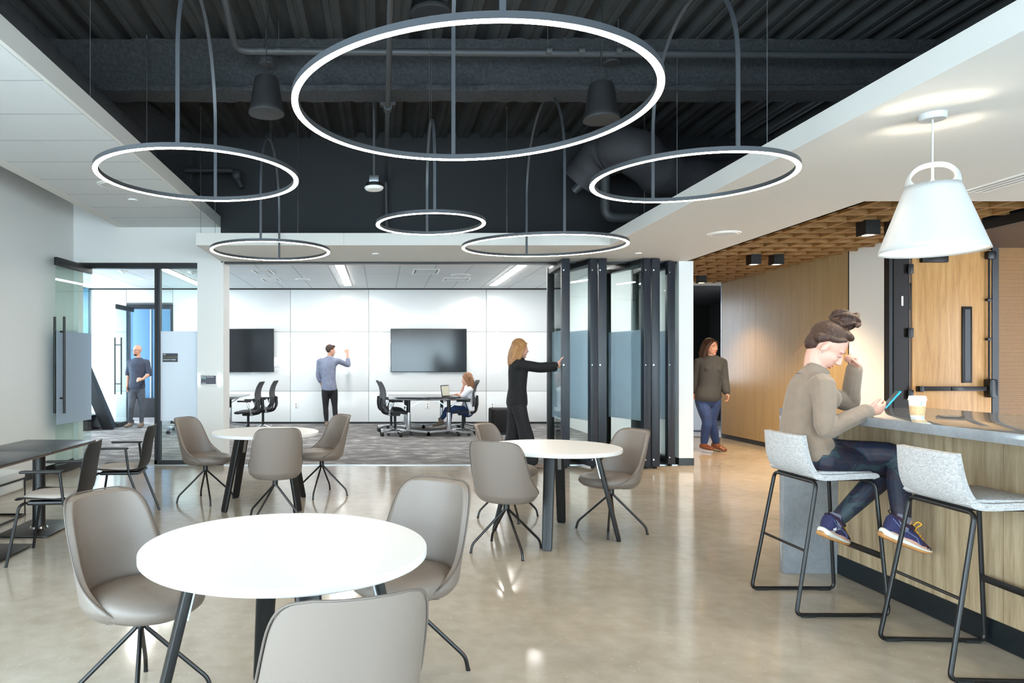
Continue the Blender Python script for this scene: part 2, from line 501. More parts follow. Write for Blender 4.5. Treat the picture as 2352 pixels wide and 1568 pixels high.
# clear thin glass, and the same glass with a frosted film
def thin_glass(name, tint, refl=0.12):
    m = bpy.data.materials.new(name); m.use_nodes = True; nt = m.node_tree; nt.nodes.clear()
    t = nd(nt, 'ShaderNodeBsdfTransparent'); t.inputs[0].default_value = (*lin(tint), 1)
    g = nd(nt, 'ShaderNodeBsdfGlossy'); g.inputs['Roughness'].default_value = 0.01
    lw = nd(nt, 'ShaderNodeLayerWeight'); lw.inputs[0].default_value = 0.5
    fz = math_node(nt, 'ADD', math_node(nt, 'MULTIPLY', math_node(nt, 'POWER', lw.outputs['Facing'], 4.0), 0.55), 0.035)
    mx = nd(nt, 'ShaderNodeMixShader'); o = nd(nt, 'ShaderNodeOutputMaterial')
    nt.links.new(fz, mx.inputs[0]); nt.links.new(t.outputs[0], mx.inputs[1]); nt.links.new(g.outputs[0], mx.inputs[2]); nt.links.new(mx.outputs[0], o.inputs[0])
    MATS[name] = m
thin_glass('glass', (244, 250, 249))
thin_glass('glass_green', (240, 248, 245))
def frosted(name, rgb, clear):
    m = bpy.data.materials.new(name); m.use_nodes = True; nt = m.node_tree; nt.nodes.clear()
    d = nd(nt, 'ShaderNodeBsdfDiffuse'); d.inputs[0].default_value = (*lin(rgb), 1)
    tl = nd(nt, 'ShaderNodeBsdfTranslucent'); tl.inputs[0].default_value = (*lin(rgb), 1)
    tr = nd(nt, 'ShaderNodeBsdfTransparent'); tr.inputs[0].default_value = (*lin(rgb), 1)
    a = nd(nt, 'ShaderNodeMixShader'); a.inputs[0].default_value = 0.35
    b = nd(nt, 'ShaderNodeMixShader'); o = nd(nt, 'ShaderNodeOutputMaterial')
    tc = nd(nt, 'ShaderNodeTexCoord'); wv = nd(nt, 'ShaderNodeTexWave', bands_direction='DIAGONAL'); wv.inputs['Scale'].default_value = 36
    nt.links.new(tc.outputs['Object'], wv.inputs['Vector'])
    nt.links.new(math_node(nt, 'ADD', math_node(nt, 'MULTIPLY', wv.outputs['Fac'], 0.05), clear), b.inputs[0])
    nt.links.new(d.outputs[0], a.inputs[1]); nt.links.new(tl.outputs[0], a.inputs[2])
    nt.links.new(a.outputs[0], b.inputs[1]); nt.links.new(tr.outputs[0], b.inputs[2]); nt.links.new(b.outputs[0], o.inputs[0])
    MATS[name] = m
frosted('film', (240, 245, 252), 0.16)
frosted('film_clear', (236, 243, 252), 0.46)
frosted('film_dim', (196, 210, 224), 0.14)
# perforated metal: holes with their backlight painted on as gold dots, in a bronze sheet
def perforated():
    m = bpy.data.materials.new('perforated'); m.use_nodes = True; nt = m.node_tree; b = nt.nodes['Principled BSDF']
    tc = nd(nt, 'ShaderNodeTexCoord'); sx = nd(nt, 'ShaderNodeSeparateXYZ'); nt.links.new(tc.outputs['Object'], sx.inputs[0])
    p = 0.0175
    row = math_node(nt, 'FLOOR', math_node(nt, 'DIVIDE', sx.outputs['Z'], p * 0.72), 0)
    off = math_node(nt, 'MULTIPLY', math_node(nt, 'MODULO', row, 2), 0.5)
    u = math_node(nt, 'SUBTRACT', math_node(nt, 'FRACT', math_node(nt, 'ADD', math_node(nt, 'DIVIDE', sx.outputs['X'], p), off), 0), 0.5)
    v = math_node(nt, 'SUBTRACT', math_node(nt, 'FRACT', math_node(nt, 'DIVIDE', sx.outputs['Z'], p * 0.72), 0), 0.5)
    v = math_node(nt, 'MULTIPLY', v, 0.8)
    d = math_node(nt, 'SQRT', math_node(nt, 'ADD', math_node(nt, 'MULTIPLY', u, u), math_node(nt, 'MULTIPLY', v, v)), 0)
    hole = math_node(nt, 'LESS_THAN', d, 0.27)
    mx = nd(nt, 'ShaderNodeMix', data_type='RGBA'); nt.links.new(hole, mx.inputs[0])
    mx.inputs[6].default_value = (*lin((34, 20, 10)), 1); mx.inputs[7].default_value = (*lin((206, 146, 62)), 1)
    nt.links.new(mx.outputs[2], b.inputs['Base Color']); b.inputs['Roughness'].default_value = 0.5
    MATS['perforated'] = m
perforated()
# ------------------------------------------------------------------ the setting
F, BK = 9.458, 16.0            # plane of the glass front, back wall of the meeting room
ZS, ZF, YS, XS = 2.784, 2.928, 8.177, 2.705
XL, ZC, ZD, ZM = -4.2, 3.248, 4.467, 3.131
XW, XG, YG, ZG = 6.388, 4.20, 5.97, 2.898
REAR = -3.0
XR = 9.0
def bx(name, m, x0, x1, y0, y1, z0, z1, parent=None, bevel=0.0, kind=None):
    return MB().box(x0, x1, y0, y1, z0, z1).build(name, M_(m), parent, bevel, kind=kind)
# floors
struct(MB().prism([(XL, REAR), (XR, REAR), (XR, 13.0), (XG + .06, 13.0), (XG + .06, F), (XL, F)], -0.2, 0).build('floor', M_('concrete')),
       'polished grey concrete floor with pale aggregate specks', 'floor')
struct(bx('floor_meeting_room', 'carpet', -7.2, XG + .06, F, 21.0, -0.2, 0.006), 'grey streaked carpet floor of the meeting room', 'floor')
struct(bx('floor_corridor', 'carpet', XG + .06, XR, 13.0, 17.5, -0.2, 0.006), 'grey carpet at the end of the wood-panelled corridor', 'floor')
bx('trim_carpet_edge', 'alu', XL + .05, 4.06, F - .006, F + .006, 0, 0.009); struct(bpy.data.objects['trim_carpet_edge'], 'thin metal strip between concrete and carpet', 'trim')
# left wall with windows nearer the camera
struct(bx('wall_left', 'wall_white', XL - .2, XL, 2.6, F + .15, 0, 3.75), 'plain white wall beside the open glass door', 'wall')
struct(bx('wall_left_upper', 'black_paint', XL - .2, XL - .001, 2.6, F + .15, 3.75, ZD + .1), 'dark upper strip of the side wall above the tile ceiling', 'wall')
struct(bx('baseboard_left', 'baseboard_black', XL, XL + .012, 2.6, F - .02, 0, .10), 'black baseboard of the white wall beside the glass door', 'baseboard')
struct(bx('wall_left_rear', 'wall_white', XL - .2, XL, REAR, 2.6, 3.0, ZD), 'white wall strip above the side windows', 'wall')
w = thing('window_side', 'tall daylight window row in the side wall near the camera', 'window', kind='structure')
for y in (REAR, -1.0, 1.0, 2.54): bx('mullion', 'frame_black', XL - .12, XL - .02, y, y + .06, 0, 3.0, w)
for z in (0, 2.94): bx('rail', 'frame_black', XL - .12, XL - .02, REAR, 2.6, z, z + .06, w)
for y, l in ((REAR, 2.0), (-1.0, 2.0), (1.0, 1.54)): bx('pane', 'glass', XL - .075, XL - .07, y + .06, y + l, .06, 2.94, w)
w = thing('window_rear', 'wide daylight window row behind the camera', 'window', kind='structure')
for x in (XL, -2.0, .2, 2.4, 4.6, 6.8, XR - .06): bx('mullion', 'frame_black', x, x + .06, REAR - .1, REAR, 0, 2.78, w)
for z in (0, 2.72): bx('rail', 'frame_black', XL, XR, REAR - .1, REAR, z, z + .06, w)
for x in (XL, -2.0, .2, 2.4, 4.6, 6.8): bx('pane', 'glass', x + .06, x + 2.2, REAR - .055, REAR - .05, .06, 2.72, w)
struct(bx('wall_rear', 'black_paint', XL - .2, XR + .2, REAR - .12, REAR, 2.78, ZD + .1), 'dark wall above the rear windows', 'wall')
struct(bx('wall_right', 'wall_white', XR, XR + .15, REAR, 5.97, 0, ZD), 'white wall behind the bar out of frame', 'wall')
struct(bx('wall_plenum', 'black_paint', XR, XR + .15, 5.97, F, 2.92, ZD), 'dark wall closing the ceiling void', 'wall')
# exposed metal deck: one pan per flute
deck = struct(MB().box(XL - .2, XR + .15, REAR, F + .1, ZD + .085, ZD + .2).build('ceiling_deck', M_('deck_dark')), 'dark painted corrugated metal deck ceiling', 'ceiling')
pan = MB()
ys = (REAR, F)
prof = [(-.155, .08), (-.105, .08), (-.07, 0), (-.02, 0), (-.012, .012), (.012, .012), (.02, 0), (.07, 0), (.105, .08), (.155, .08), (.155, .088), (-.155, .088)]
vs_ = [(x, y, z) for y in ys for x, z in prof]; n = len(prof)
pan.add(vs_, [(i, (i + 1) % n, n + (i + 1) % n, n + i) for i in range(n)])
pm = pan.mesh('deck_pan', sharp=20); pm.materials.append(M_('deck_dark'))
x = XL + .05
while x < XR:
    link('deck_pan', pm, None, deck, (x, 0, ZD)); x += .31
# steel beams with sprayed fireproofing (uneven skin)
def rough_beam(name, y, w_, z0, z1, label, x0=XL, x1=XR):
    mb = MB(); rows = []
    prof = [(-w_ / 2, z0 + .05), (-w_ / 2, z0), (0, z0), (w_ / 2, z0), (w_ / 2, z0 + .05), (.05, z0 + .09), (.045, (z0 + z1) / 2), (.05, z1 - .07), (.11, z1), (-.11, z1), (-.05, z1 - .07), (-.045, (z0 + z1) / 2), (-.05, z0 + .09)]
    k = int((x1 - x0) / .09)
    for i in range(k + 1):
        xx = x0 + (x1 - x0) * i / k
        rows.append([(xx, y + a + random.uniform(-.009, .009), z + random.uniform(-.009, .009)) for a, z in prof])
    return struct(mb.grid(rows, True, True).build(name, M_('fireproof'), sharp=60), label, 'beam')
rough_beam('beam', 6.68, .29, 3.965, ZD, 'black fireproofed steel beam crossing the dark ceiling')
rb = MB(); rows = []
for i in range(40):
    y = 6.8 + (F - 6.8) * i / 39
    rows.append([(-3.05 + .5 * (i / 39) + a + random.uniform(-.01, .01), y, z + random.uniform(-.01, .01)) for a, z in ((-.1, 3.7), (.1, 3.7), (.1, 3.76), (.04, 3.8), (.04, ZD), (-.04, ZD), (-.04, 3.8), (-.1, 3.76))])
struct(rb.grid(rows, True, True).build('beam_diagonal', M_('fireproof'), sharp=60), 'slanting fireproofed beam behind the dark cross beam', 'beam')
# bulkhead above the meeting room front
struct(MB().box(-2.19, XG, F, F + .12, ZF - .01, ZD + .1).box(XG, XR, F, F + .12, 3.12, ZD + .1).build('wall_bulkhead', M_('black_paint')), 'charcoal painted bulkhead wall above the meeting room', 'wall')
# white soffit with its fascia
sof = MB().prism([(-2.186, YS), (XS, YS), (XS, REAR), (XR, REAR), (XR, YG), (XG, YG), (XG, F + .38), (-2.15, F + .38), (-2.15, F - .001), (-2.186, F - .001)], ZS, ZF).build('ceiling_soffit', M_('soffit_white'))
struct(sof, 'white plaster soffit framing the dark ceiling', 'ceiling')
bx('joint_line', 'reveal_grey', -.012 - .43, -.010 - .43, YS - .0008, YS, ZS, ZF, sof)
# floating tile ceiling on the left
cl = thing('ceiling_left', 'white suspended tile ceiling along the side wall', 'ceiling', kind='structure')
bx('edge_fascia', 'soffit_white', -2.225, -2.19, REAR, F - .002, ZC, 3.395, cl)
bx('edge_strip', 'soffit_white', -3.587, -3.449, REAR, F - .002, ZC, ZC + .05, cl)
bx('backing', 'shadow_grey', -3.45, -2.225, REAR, F - .002, ZC + .02, ZC + .05, cl)
tm = MB().box(-.609, .609, -.3025, .3025, 0, .022).mesh('ceiling_tile'); tm.materials.append(M_('tile_white'))
y = F - .31
while y > REAR + .3:
    link('ceiling_tile', tm, None, cl, (-2.838, y, ZC)); y -= .612
y = F - .31 - .306
while y > REAR + .3:
    bx('grid_bar', 'grid_grey', -3.45, -2.225, y - .005, y + .005, ZC - .001, ZC + .01, cl); y -= .612
struct(MB().box(-3.45, -2.19, F + .01, F + .15, 3.38, ZD + .1).box(XL, -3.45, F + .01, F + .15, 3.75, ZD + .1).build('wall_front_upper', M_('black_paint')), 'dark wall above the suspended tile ceiling', 'wall')
# glass front: walls around door and sidelight
struct(MB().box(XL, -2.19, F, F + .15, 2.766, 3.38).box(XL, -3.45, F, F + .15, 3.38, 3.75).build('wall_front', M_('wall_white')), 'white wall above the glass door and sidelight', 'wall')
struct(bx('column_front', 'wall_white', -2.51, -2.153, F + .0005, 9.837, 0, 2.766), 'white column with the booking tablet', 'column')
struct(bx('column_side', 'wall_white', 4.063, 4.259, F - .02, F + .2, 0, ZS), 'narrow white column beside the folded glass wall', 'column')
struct(bx('baseboard_column', 'baseboard_black', -2.515, -2.148, F - .012, F + .02, 0, .10), 'black baseboard of the column with the tablet', 'baseboard')
struct(bx('baseboard_column_side', 'baseboard_black', 4.058, 4.264, F - .032, F + .1, 0, .10), 'black baseboard of the narrow column', 'baseboard')
struct(bx('trim_track', 'black_metal', -2.15, 4.06, F + .04, F + .14, ZS - .022, ZS + .01), 'black ceiling track of the folding glass wall', 'trim')
struct(bx('trim_jamb', 'wall_white', XL, -4.134, F, F + .15, 0, 2.766), 'white jamb beside the glass door', 'trim')
fr = thing('window_sidelight', 'black framed sidelight with frosted band beside the glass door', 'window', kind='structure')
xa, xb = P(353, 0, F).x, P(365, 0, F).x
bx('header', 'frame_black', -4.134, -2.51, F + .03, F + .13, 2.695, 2.766, fr)
bx('post', 'frame_black', xa, xa + .035, F + .03, F + .13, 0, 2.695, fr); bx('post', 'frame_blue', xa + .035, xb, F + .045, F + .13, 0.05, 2.695, fr)
bx('sill', 'frame_black', xa, -2.51, F + .03, F + .13, 0, .066, fr)
bx('pane', 'glass', xb, -2.51, F + .075, F + .085, .066, 2.695, fr)
bx('frosted_band', 'film', xb, -2.51, F + .070, F + .0735, P(0, 967, F).z, P(0, 760, F).z, fr)
# open glass door
da, db = V((-4.065, 8.65, 0)), V((-4.00, 9.55, 0)); dd = (db - da); ang = math.atan2(dd.y, dd.x)
dr = thing('door_1', 'frameless glass door standing open against the white wall', 'door', da, ang, kind='structure')
L = dd.length
bx('top_rail', 'frame_black', 0, L, -.022, .022, 2.62, 2.72, dr, .003)
bx('bottom_rail', 'frame_black', 0, L, -.022, .022, .01, .11, dr, .003)
bx('pane', 'glass_green', 0, L, -.005, .005, .11, 2.62, dr)
bx('frosted_band', 'film_dim', 0.005, L - .004, -.0075, -.0058, .62, 1.80, dr)
for s in (-1, 1):
    h = MB().cyl((.09, s * .062, .76), (.09, s * .062, 1.98), .016).build('pull_handle', M_('black_metal'), dr)
    for z in (.95, 1.79): MB().cyl((.09, 0, z), (.09, s * .062, z), .01).build('standoff', M_('black_metal'), h)
# meeting room back wall: a dark backing with separate white panels
bw = struct(MB().box(-7.2, -5.88, BK + .02, BK + .15, 0, ZM + .05).box(-4.81, 4.3, BK + .02, BK + .15, 0, ZM + .05).box(-5.88, -4.81, BK + .02, BK + .15, 2.75, ZM + .05).build('wall_back', M_('reveal_grey')),
            'white panelled back wall of the meeting room', 'wall')
xs = [-7.2, -5.88, -4.81, -2.093, -.282, 2.435, 4.25]; zs = [.045, .756, 2.125, 3.102]
for i in range(6):
    for j in range(3):
        z0, z1 = zs[j] + .004, zs[j + 1] - .004
        if i == 1:
            if j < 2: continue
            z0 = 2.80
        if i == 0 and j == 2: z1 = 3.098
        g = 'glassboard_white' if j == 1 else 'panel_white'
        bx('panel', g, xs[i] + .005, xs[i + 1] - .005, BK - .002, BK + .02, z0, z1, bw, .0015)
struct(MB().box(-7.2, -5.9, BK - .004, BK + .02, 0.006, .04).box(-4.8, 4.25, BK - .004, BK + .02, 0.006, .04).build('baseboard_back', M_('black_metal')), 'thin black baseboard of the panelled back wall', 'baseboard')
struct(bx('trim_back', 'black_metal', -7.2, 4.25, BK - .006, BK + .02, 3.106, 3.13), 'black shadow line under the meeting room ceiling', 'trim')
struct(bx('wall_meeting_right', 'wall_white', 4.10, 4.25, F + .2, BK, 0, ZM), 'white side wall of the meeting room behind the folded glass', 'wall')
struct(bx('wall_meeting_front', 'wall_white', -7.2, -4.2, F, F + .15, 0, ZM), 'white front wall of the meeting room left of the door', 'wall')
cm = thing('ceiling_meeting_room', 'white tile ceiling of the meeting room', 'ceiling', kind='structure')
bx('backing', 'shadow_grey', -7.2, 4.25, F + .15, BK, ZM + .014, ZM + .06, cm)
TX0, TW = -.282 - .02, .644
mt = MB().box(-TW / 2 + .006, TW / 2 - .006, -.634, .634, 0, .02).mesh('ceiling_tile'); mt.materials.append(M_('tile_white'))
for i in range(-10, 8): bx('grid_bar', 'grid_grey', TX0 + TW * i - .008, TX0 + TW * i + .008, F + .4, BK - .01, ZM - .001, ZM + .01, cm)
for j in range(1, 5): bx('grid_bar', 'grid_grey', -7.1, 4.2, BK - .012 - j * 1.276 - .003, BK - .012 - j * 1.276 + .003, ZM - .0005, ZM + .01, cm)
for i in range(-10, 7):
    for j in range(5):
        link('ceiling_tile', mt, None, cm, (TX0 + TW * (i + .5), BK - .65 - j * 1.276, ZM))
# windows at the far side of the meeting room
wl = thing('window_meeting_room', 'tall blue tinted window at the side of the meeting room', 'window', kind='structure')
for yy in (12.8, 14.4, BK - .08): bx('mullion', 'window_blue', -7.25, -7.15 + (.42 if yy > 15 else 0), yy, yy + .08, 0, ZM, wl)
for zz in (0, ZM - .06): bx('rail', 'frame_black', -7.25, -7.15, 12.8, BK, zz, zz + .06, wl)
for yy in (12.88, 14.48): bx('pane', 'glass', -7.205, -7.2, yy, yy + 1.45, .06, ZM - .06, wl)
struct(bx('wall_meeting_left', 'wall_white', -7.25, -7.15, F + .15, 12.8, 0, ZM), 'unseen white side wall of the meeting room, added to cut its daylight', 'wall')  # solid wall added in place of window panes to lessen the daylight
# door opening at the back with the blue glazed passage beyond
do = thing('door_2', 'dark framed doorway in the back wall with open glass leaf', 'door', kind='structure')
bx('head', 'frame_blue', -5.88, -4.81, BK - .02, BK + .15, 2.66, 2.76, do); bx('jamb', 'frame_blue', -4.86, -4.81, BK - .02, BK + .15, 0, 2.66, do); bx('jamb', 'frame_blue', -5.88, -5.84, BK - .02, BK + .15, 0, 2.66, do)
a, b = P(267, 0, 15.0), P(306, 0, 15.98); a.z = b.z = 0
M = Matrix.Translation(a) @ Matrix.Rotation(math.atan2(b.y - a.y, b.x - a.x), 4, 'Z'); LL = (b - a).length
leaf = MB().box(0, LL, -.006, .006, .1, 2.58, M).build('leaf', M_('glass'), do)
MB().box(0, LL, -.02, .02, 2.58, 2.68, M).box(0, LL, -.02, .02, .01, .1, M).build('rail', M_('frame_black'), leaf)
for s in (-1, 1):
    MB().tube([M @ V((.1, s * .07, .72)), M @ V((.1, s * .07, 1.96))], .017).tube([M @ V((.1, 0, .95)), M @ V((.1, s * .07, .95))], .01).tube([M @ V((.1, 0, 1.8)), M @ V((.1, s * .07, 1.8))], .01).build('pull_handle', M_('black_metal'), leaf)
gp = thing('window_passage', 'blue glazed screen beyond the back doorway', 'window', kind='structure')
for i, xx in enumerate((-7.1, -6.55, -5.98, -5.40, -4.82)): bx('pane', 'window_blue' if i % 2 == 0 else 'window_blue_dark', xx + .02, xx + .56, 18.0, 18.04, .5, 3.1, gp)
for xx in (-6.55, -5.98, -5.40, -4.82): bx('mullion', 'alu', xx - .02, xx + .02, 17.97, 18.05, .5, 3.1, gp)
bx('sill', 'frame_black', -7.1, -4.2, 17.85, 18.05, 0, .5, gp)
struct(bx('wall_passage', 'wall_white', -4.25, -4.1, BK + .15, 18.1, 0, 3.2), 'white end wall of the glazed passage', 'wall')
struct(bx('ceiling_passage', 'tile_white', -7.2, -4.1, BK + .15, 18.1, 3.15, 3.2), 'white ceiling of the glazed passage', 'ceiling')
# corridor on the right: wood wall, white wall, dark room, wood grid ceiling
ww = thing('wall_wood', 'warm wood veneer wall of the corridor', 'wall', kind='structure')
wj = [P(1657, 0, 12.98).y, 11.75, 10.6, 9.45]
ye = [12.98, 11.8, 10.63, 9.46]
for a, b in zip(ye[:-1], ye[1:]): bx('panel', 'wall_wood', XW, XW + .05, b + .002, a - .002, .08, ZG + .2, ww)
bx('backing', 'room_dark', XW + .03, XW + .1, 9.46, 12.98, 0, ZG + .2, ww); bx('plinth', 'baseboard_black', XW + .01, XW + .05, 9.46, 12.98, 0, .08, ww); bx('end_trim', 'alu', XW - .005, XW + .1, 12.98, 13.0, 0, ZG + .2, ww)
struct(bx('wall_white_strip', 'wall_white', XW, XW + .12, 8.79, 9.455, 0, ZG + .2), 'white wall strip between wood wall and door frame', 'wall')
struct(bx('trim_wall_end', 'black_metal', XW - .004, XW + .02, 9.445, 9.46, 0, ZG + .2), 'dark reveal line at the end of the wood wall', 'trim')
struct(MB().box(XG, XR, 17.3, 17.5, 0, 3.3).box(XR - .8, XR - .6, 13.0, 17.4, 0, 3.3).build('wall_dark_room', M_('room_dark')), 'wall of the unlit room at the corridor end, its darkness put into the colour', 'wall')  # darkness of the unlit room is painted as black wall and ceiling
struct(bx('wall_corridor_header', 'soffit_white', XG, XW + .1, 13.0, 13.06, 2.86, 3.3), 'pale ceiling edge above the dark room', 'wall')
struct(bx('ceiling_dark_room', 'room_dark', XG, XR, 13.06, 17.5, 2.86, 2.95), 'ceiling of the unlit room, its darkness put into the colour', 'ceiling')
struct(bx('wall_partition', 'partition_grey', 4.9, 6.72, 14.0, 14.08, .05, 1.02), 'low grey partition in the unlit room', 'wall')
wc = thing('ceiling_wood_grid', 'wooden egg-crate grid ceiling over the corridor', 'ceiling', kind='structure')
bx('backing', 'fin_wood', XG, XW + .1, YG, 13.0, ZG + .14, ZG + .2, wc)
fx = MB().box(XG, XW, -.017, .017, 0, .14).mesh('slat'); fx.materials.append(M_('fin_wood'))
fy = MB().box(-.017, .017, YG, 12.98, .001, .14).mesh('slat'); fy.materials.append(M_('fin_wood'))
y = YG + .12
while y < 12.97: link('slat', fx, None, wc, (0, y, ZG)); y += .32
x = XG + .14
while x < XW: link('slat', fy, None, wc, (x, 0, ZG)); x += .315
struct(bx('wall_grid_edge', 'fin_wood', XG - .03, XG, YG, 13.0, ZS, ZG + .2), 'wood edge board of the grid ceiling', 'wall')
# vestibule with the wooden door
struct(MB().box(XW, XW + .06, 8.70, 8.79, 0, ZG).box(XW - .02, XW + .05, 5.97, 8.79, ZG - .1, ZG).build('trim_opening', M_('black_metal')), 'black steel frame around the door opening', 'trim')
DY = 8.69
struct(bx('wall_vestibule_jamb', 'bronze', XW + .05, XW + .235, DY, DY + .1, 0, 2.86), 'dark bronze jamb panel beside the wooden door', 'wall')
struct(bx('ceiling_vestibule', 'vestibule_bronze', XW + .05, 10.2, 5.97, DY + .3, 2.84, 2.9), 'bronze ceiling of the door vestibule', 'ceiling')
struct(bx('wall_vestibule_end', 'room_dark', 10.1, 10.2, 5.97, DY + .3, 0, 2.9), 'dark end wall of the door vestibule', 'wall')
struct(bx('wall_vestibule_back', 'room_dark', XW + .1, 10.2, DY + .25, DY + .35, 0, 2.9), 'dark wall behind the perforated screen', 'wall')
d2 = thing('door_3', 'wooden door with black panic bar and narrow vision panel', 'door', kind='structure')
x0, x1 = P(2093, 0, DY).x, P(2274, 0, DY).x
zt = P(0, 574, DY).z
bx('leaf', 'door_wood', x0, x1, DY - .02, DY + .03, .01, zt, d2, .002)
bx('edge', 'table_edge', x0 - .03, x0, DY - .005, DY + .03, .01, zt, d2)
for py in (618, 764, 906):
    z = P(0, py, DY).z; bx('hinge', 'black_metal', x0 - .06, x0 + .004, DY - .035, DY - .02, z - .06, z + .06, d2, .003)
vp = bx('vision_frame', 'bronze', P(2205, 0, DY).x, P(2228, 0, DY).x, DY - .034, DY - .02, P(0, 879, DY).z, P(0, 704, DY).z, d2, .003)
bx('vision_pane', 'tv_frame', P(2211, 0, DY).x, P(2223, 0, DY).x, DY - .037, DY - .03, P(0, 872, DY).z, P(0, 711, DY).z, vp)
pb = MB().box(P(2101, 0, DY).x, P(2258, 0, DY).x, DY - .09, DY - .045, P(0, 897, DY).z, P(0, 887, DY).z).build('panic_bar', M_('bronze'), d2, .008)
bx('end_block', 'black_metal', P(2100, 0, DY).x, P(2110, 0, DY).x, DY - .095, DY - .02, P(0, 899, DY).z, P(0, 886, DY).z, pb, .006)
bx('latch_case', 'black_metal', P(2255, 0, DY).x, P(2274, 0, DY).x, DY - .12, DY - .02, P(0, 912, DY).z, P(0, 870, DY).z, pb, .02)
bx('touch_plate', 'black_metal', P(2172, 0, DY).x, P(2205, 0, DY).x, DY - .1, DY - .05, P(0, 896, DY).z, P(0, 888, DY).z, pb, .004)
MB().cyl((P(2264, 0, DY).x, DY - .05, P(0, 872, DY).z), (P(2264, 0, DY).x, DY - .05, P(0, 590, DY).z), .012).build('latch_rod', M_('bronze'), d2)
for py in (689, 779): MB().box(P(2258, 0, DY).x, P(2270, 0, DY).x, DY - .07, DY - .02, P(0, py + 3, DY).z, P(0, py - 3, DY).z).build('rod_guide', M_('black_metal'), d2, .006)
bx('top_latch', 'black_metal', P(2256, 0, DY).x, P(2276, 0, DY).x, DY - .09, DY - .02, P(0, 597, DY).z, P(0, 578, DY).z, d2, .02)
bx('door_closer', 'bronze', P(2108, 0, DY).x, P(2168, 0, DY).x, DY - .08, DY - .02, P(0, 604, DY).z, P(0, 586, DY).z, d2, .01)
bx('edge_pull', 'black_metal', x0 - .022, x0 - .004, DY - .012, DY - .004, P(0, 712, DY).z, P(0, 650, DY).z, d2, .006)
struct(bx('trim_door_side', 'black_metal', P(2276, 0, DY).x, P(2291, 0, DY).x, DY - .02, DY + .05, 0, 2.84), 'black post between wooden door and perforated screen', 'trim')
struct(bx('wall_perforated', 'perforated', P(2291, 0, DY).x, 10.0, DY, DY + .01, 0, P(0, 564, DY).z), 'perforated bronze metal screen beside the wooden door', 'wall')
struct(bx('trim_perforated', 'vestibule_bronze', P(2276, 0, DY).x, 10.0, DY - .005, DY + .02, P(0, 564, DY).z, 2.86), 'bronze head panel above the perforated screen', 'trim')
tg = bx('jamb_strike', 'white_plastic', P(2070, 0, DY).x, P(2074, 0, DY).x, DY - .006, DY, P(0, 702, DY).z, P(0, 680, DY).z); tag(tg, 'small silver plate on the dark jamb beside the wooden door', 'plate')
# slanting structural brace behind the glass door
br = thing('steel_brace', 'black slanting steel brace on a black footing inside the meeting room', 'brace', kind='structure')
p0, p1 = P(253, 980, 14.6), P(170, 790, 14.6); p0.z = 0
MB().bar(p0, p0 + (p1 - p0) * 2.0, .22, .22, (0, 1, 0)).build('strut', M_('steel_blue_black'), br)
MB().box(p0.x - .95, p0.x - .3, 14.2, 14.9, .006, .32).build('footing', M_('steel_blue_black'), br, .01)
# ------------------------------------------------------------------ lights
def ring_light(label, X, Y, R, Z, h, rot=0.0, tilt=0.0, canopy_z=ZD):
    t = thing('ring_pendant_light', label, 'pendant light', (X, Y, Z), rot, 'ring pendant lights')
    w, hh = .031, .028
    n = 128
    def torus(r0, r1, z0, z1):
        rows = []
        for k in range(n + 1):
            a = 2 * PI * k / n; c, s = math.cos(a), math.sin(a)
            rows.append([V((r * c, r * s, z + math.sin(tilt) * r * s)) for r, z in ((r0, z0), (r1, z0), (r1, z1), (r0, z1))])
        return MB().grid(rows, True)
    torus(R - w, R, .0015, .0015 + hh).build('frame', M_('fixture_grey'), t)
    torus(R - w + .001, R - .001, -.001, .0015).build('diffuser', M_('ring_glow'), t)
    # flat arched hanger standing on the near and the far side of the ring
    r = R - w / 2
    for_pts = []
    for i in range(33):
        a = PI * i / 32
        for_pts.append((-r * math.cos(a), .45 * h + .55 * h * math.sin(a)))
    pts = [(-r, .03)] + for_pts + [(r, .03)]
    rows = []
    for i, (y, z) in enumerate(pts):
        a = pts[max(0, i - 1)]; b = pts[min(len(pts) - 1, i + 1)]
        tx, tz = b[0] - a[0], b[1] - a[1]; l = math.hypot(tx, tz); nx, nz = -tz / l * .005, tx / l * .005
        dz = math.sin(tilt) * y * (1 - min(1, z / h))
        rows.append([V((-.0115, y + nx, z + nz + dz)), V((.0115, y + nx, z + nz + dz)), V((.0115, y - nx, z - nz + dz)), V((-.0115, y - nx, z - nz + dz))])
    MB().grid(rows, True, True).build('hanger_arch', M_('fixture_grey'), t)
    top = canopy_z - Z
    for s in (-1, 1): MB().cyl((s * .006, 0, h), (s * .012, 0, top - .05), .0016, n=6).build('cable', M_('alu'), t)
    MB().lathe([(0, top - .05), (.17, top - .05), (.18, top - .04), (.18, top - .02), (.07, top - .015), (.07, top), (0, top)]).build('canopy', M_('duct_dark'), t)
    return t
ZR = EYE + 1.213
def ring_xy(near, far): return FPX * 1.213 / (VY - near), FPX * 1.213 / (VY - far)
ring_light('largest ring pendant light in the middle of the dark ceiling', .43, 3.28, .848, ZR, 1.57)
ring_light('ring pendant light hanging beneath the white tile ceiling', -1.187, 4.52, .645, ZR, 1.2, math.radians(4))
ring_light('ring pendant light close to the sloping white soffit edge', 2.04, 4.575, .634, ZR, 1.18)
ring_light('smallest ring pendant light hanging between two bigger back rings', .432, 6.03, .476, ZR, .89)
ring_light('ring pendant light above the white column with the tablet', -1.19, 7.475, .638, ZR, 1.19)
ring_light('ring pendant light in front of the folded glass wall', 1.68, 7.16, .84, ZR, 1.50, tilt=math.radians(1.9))
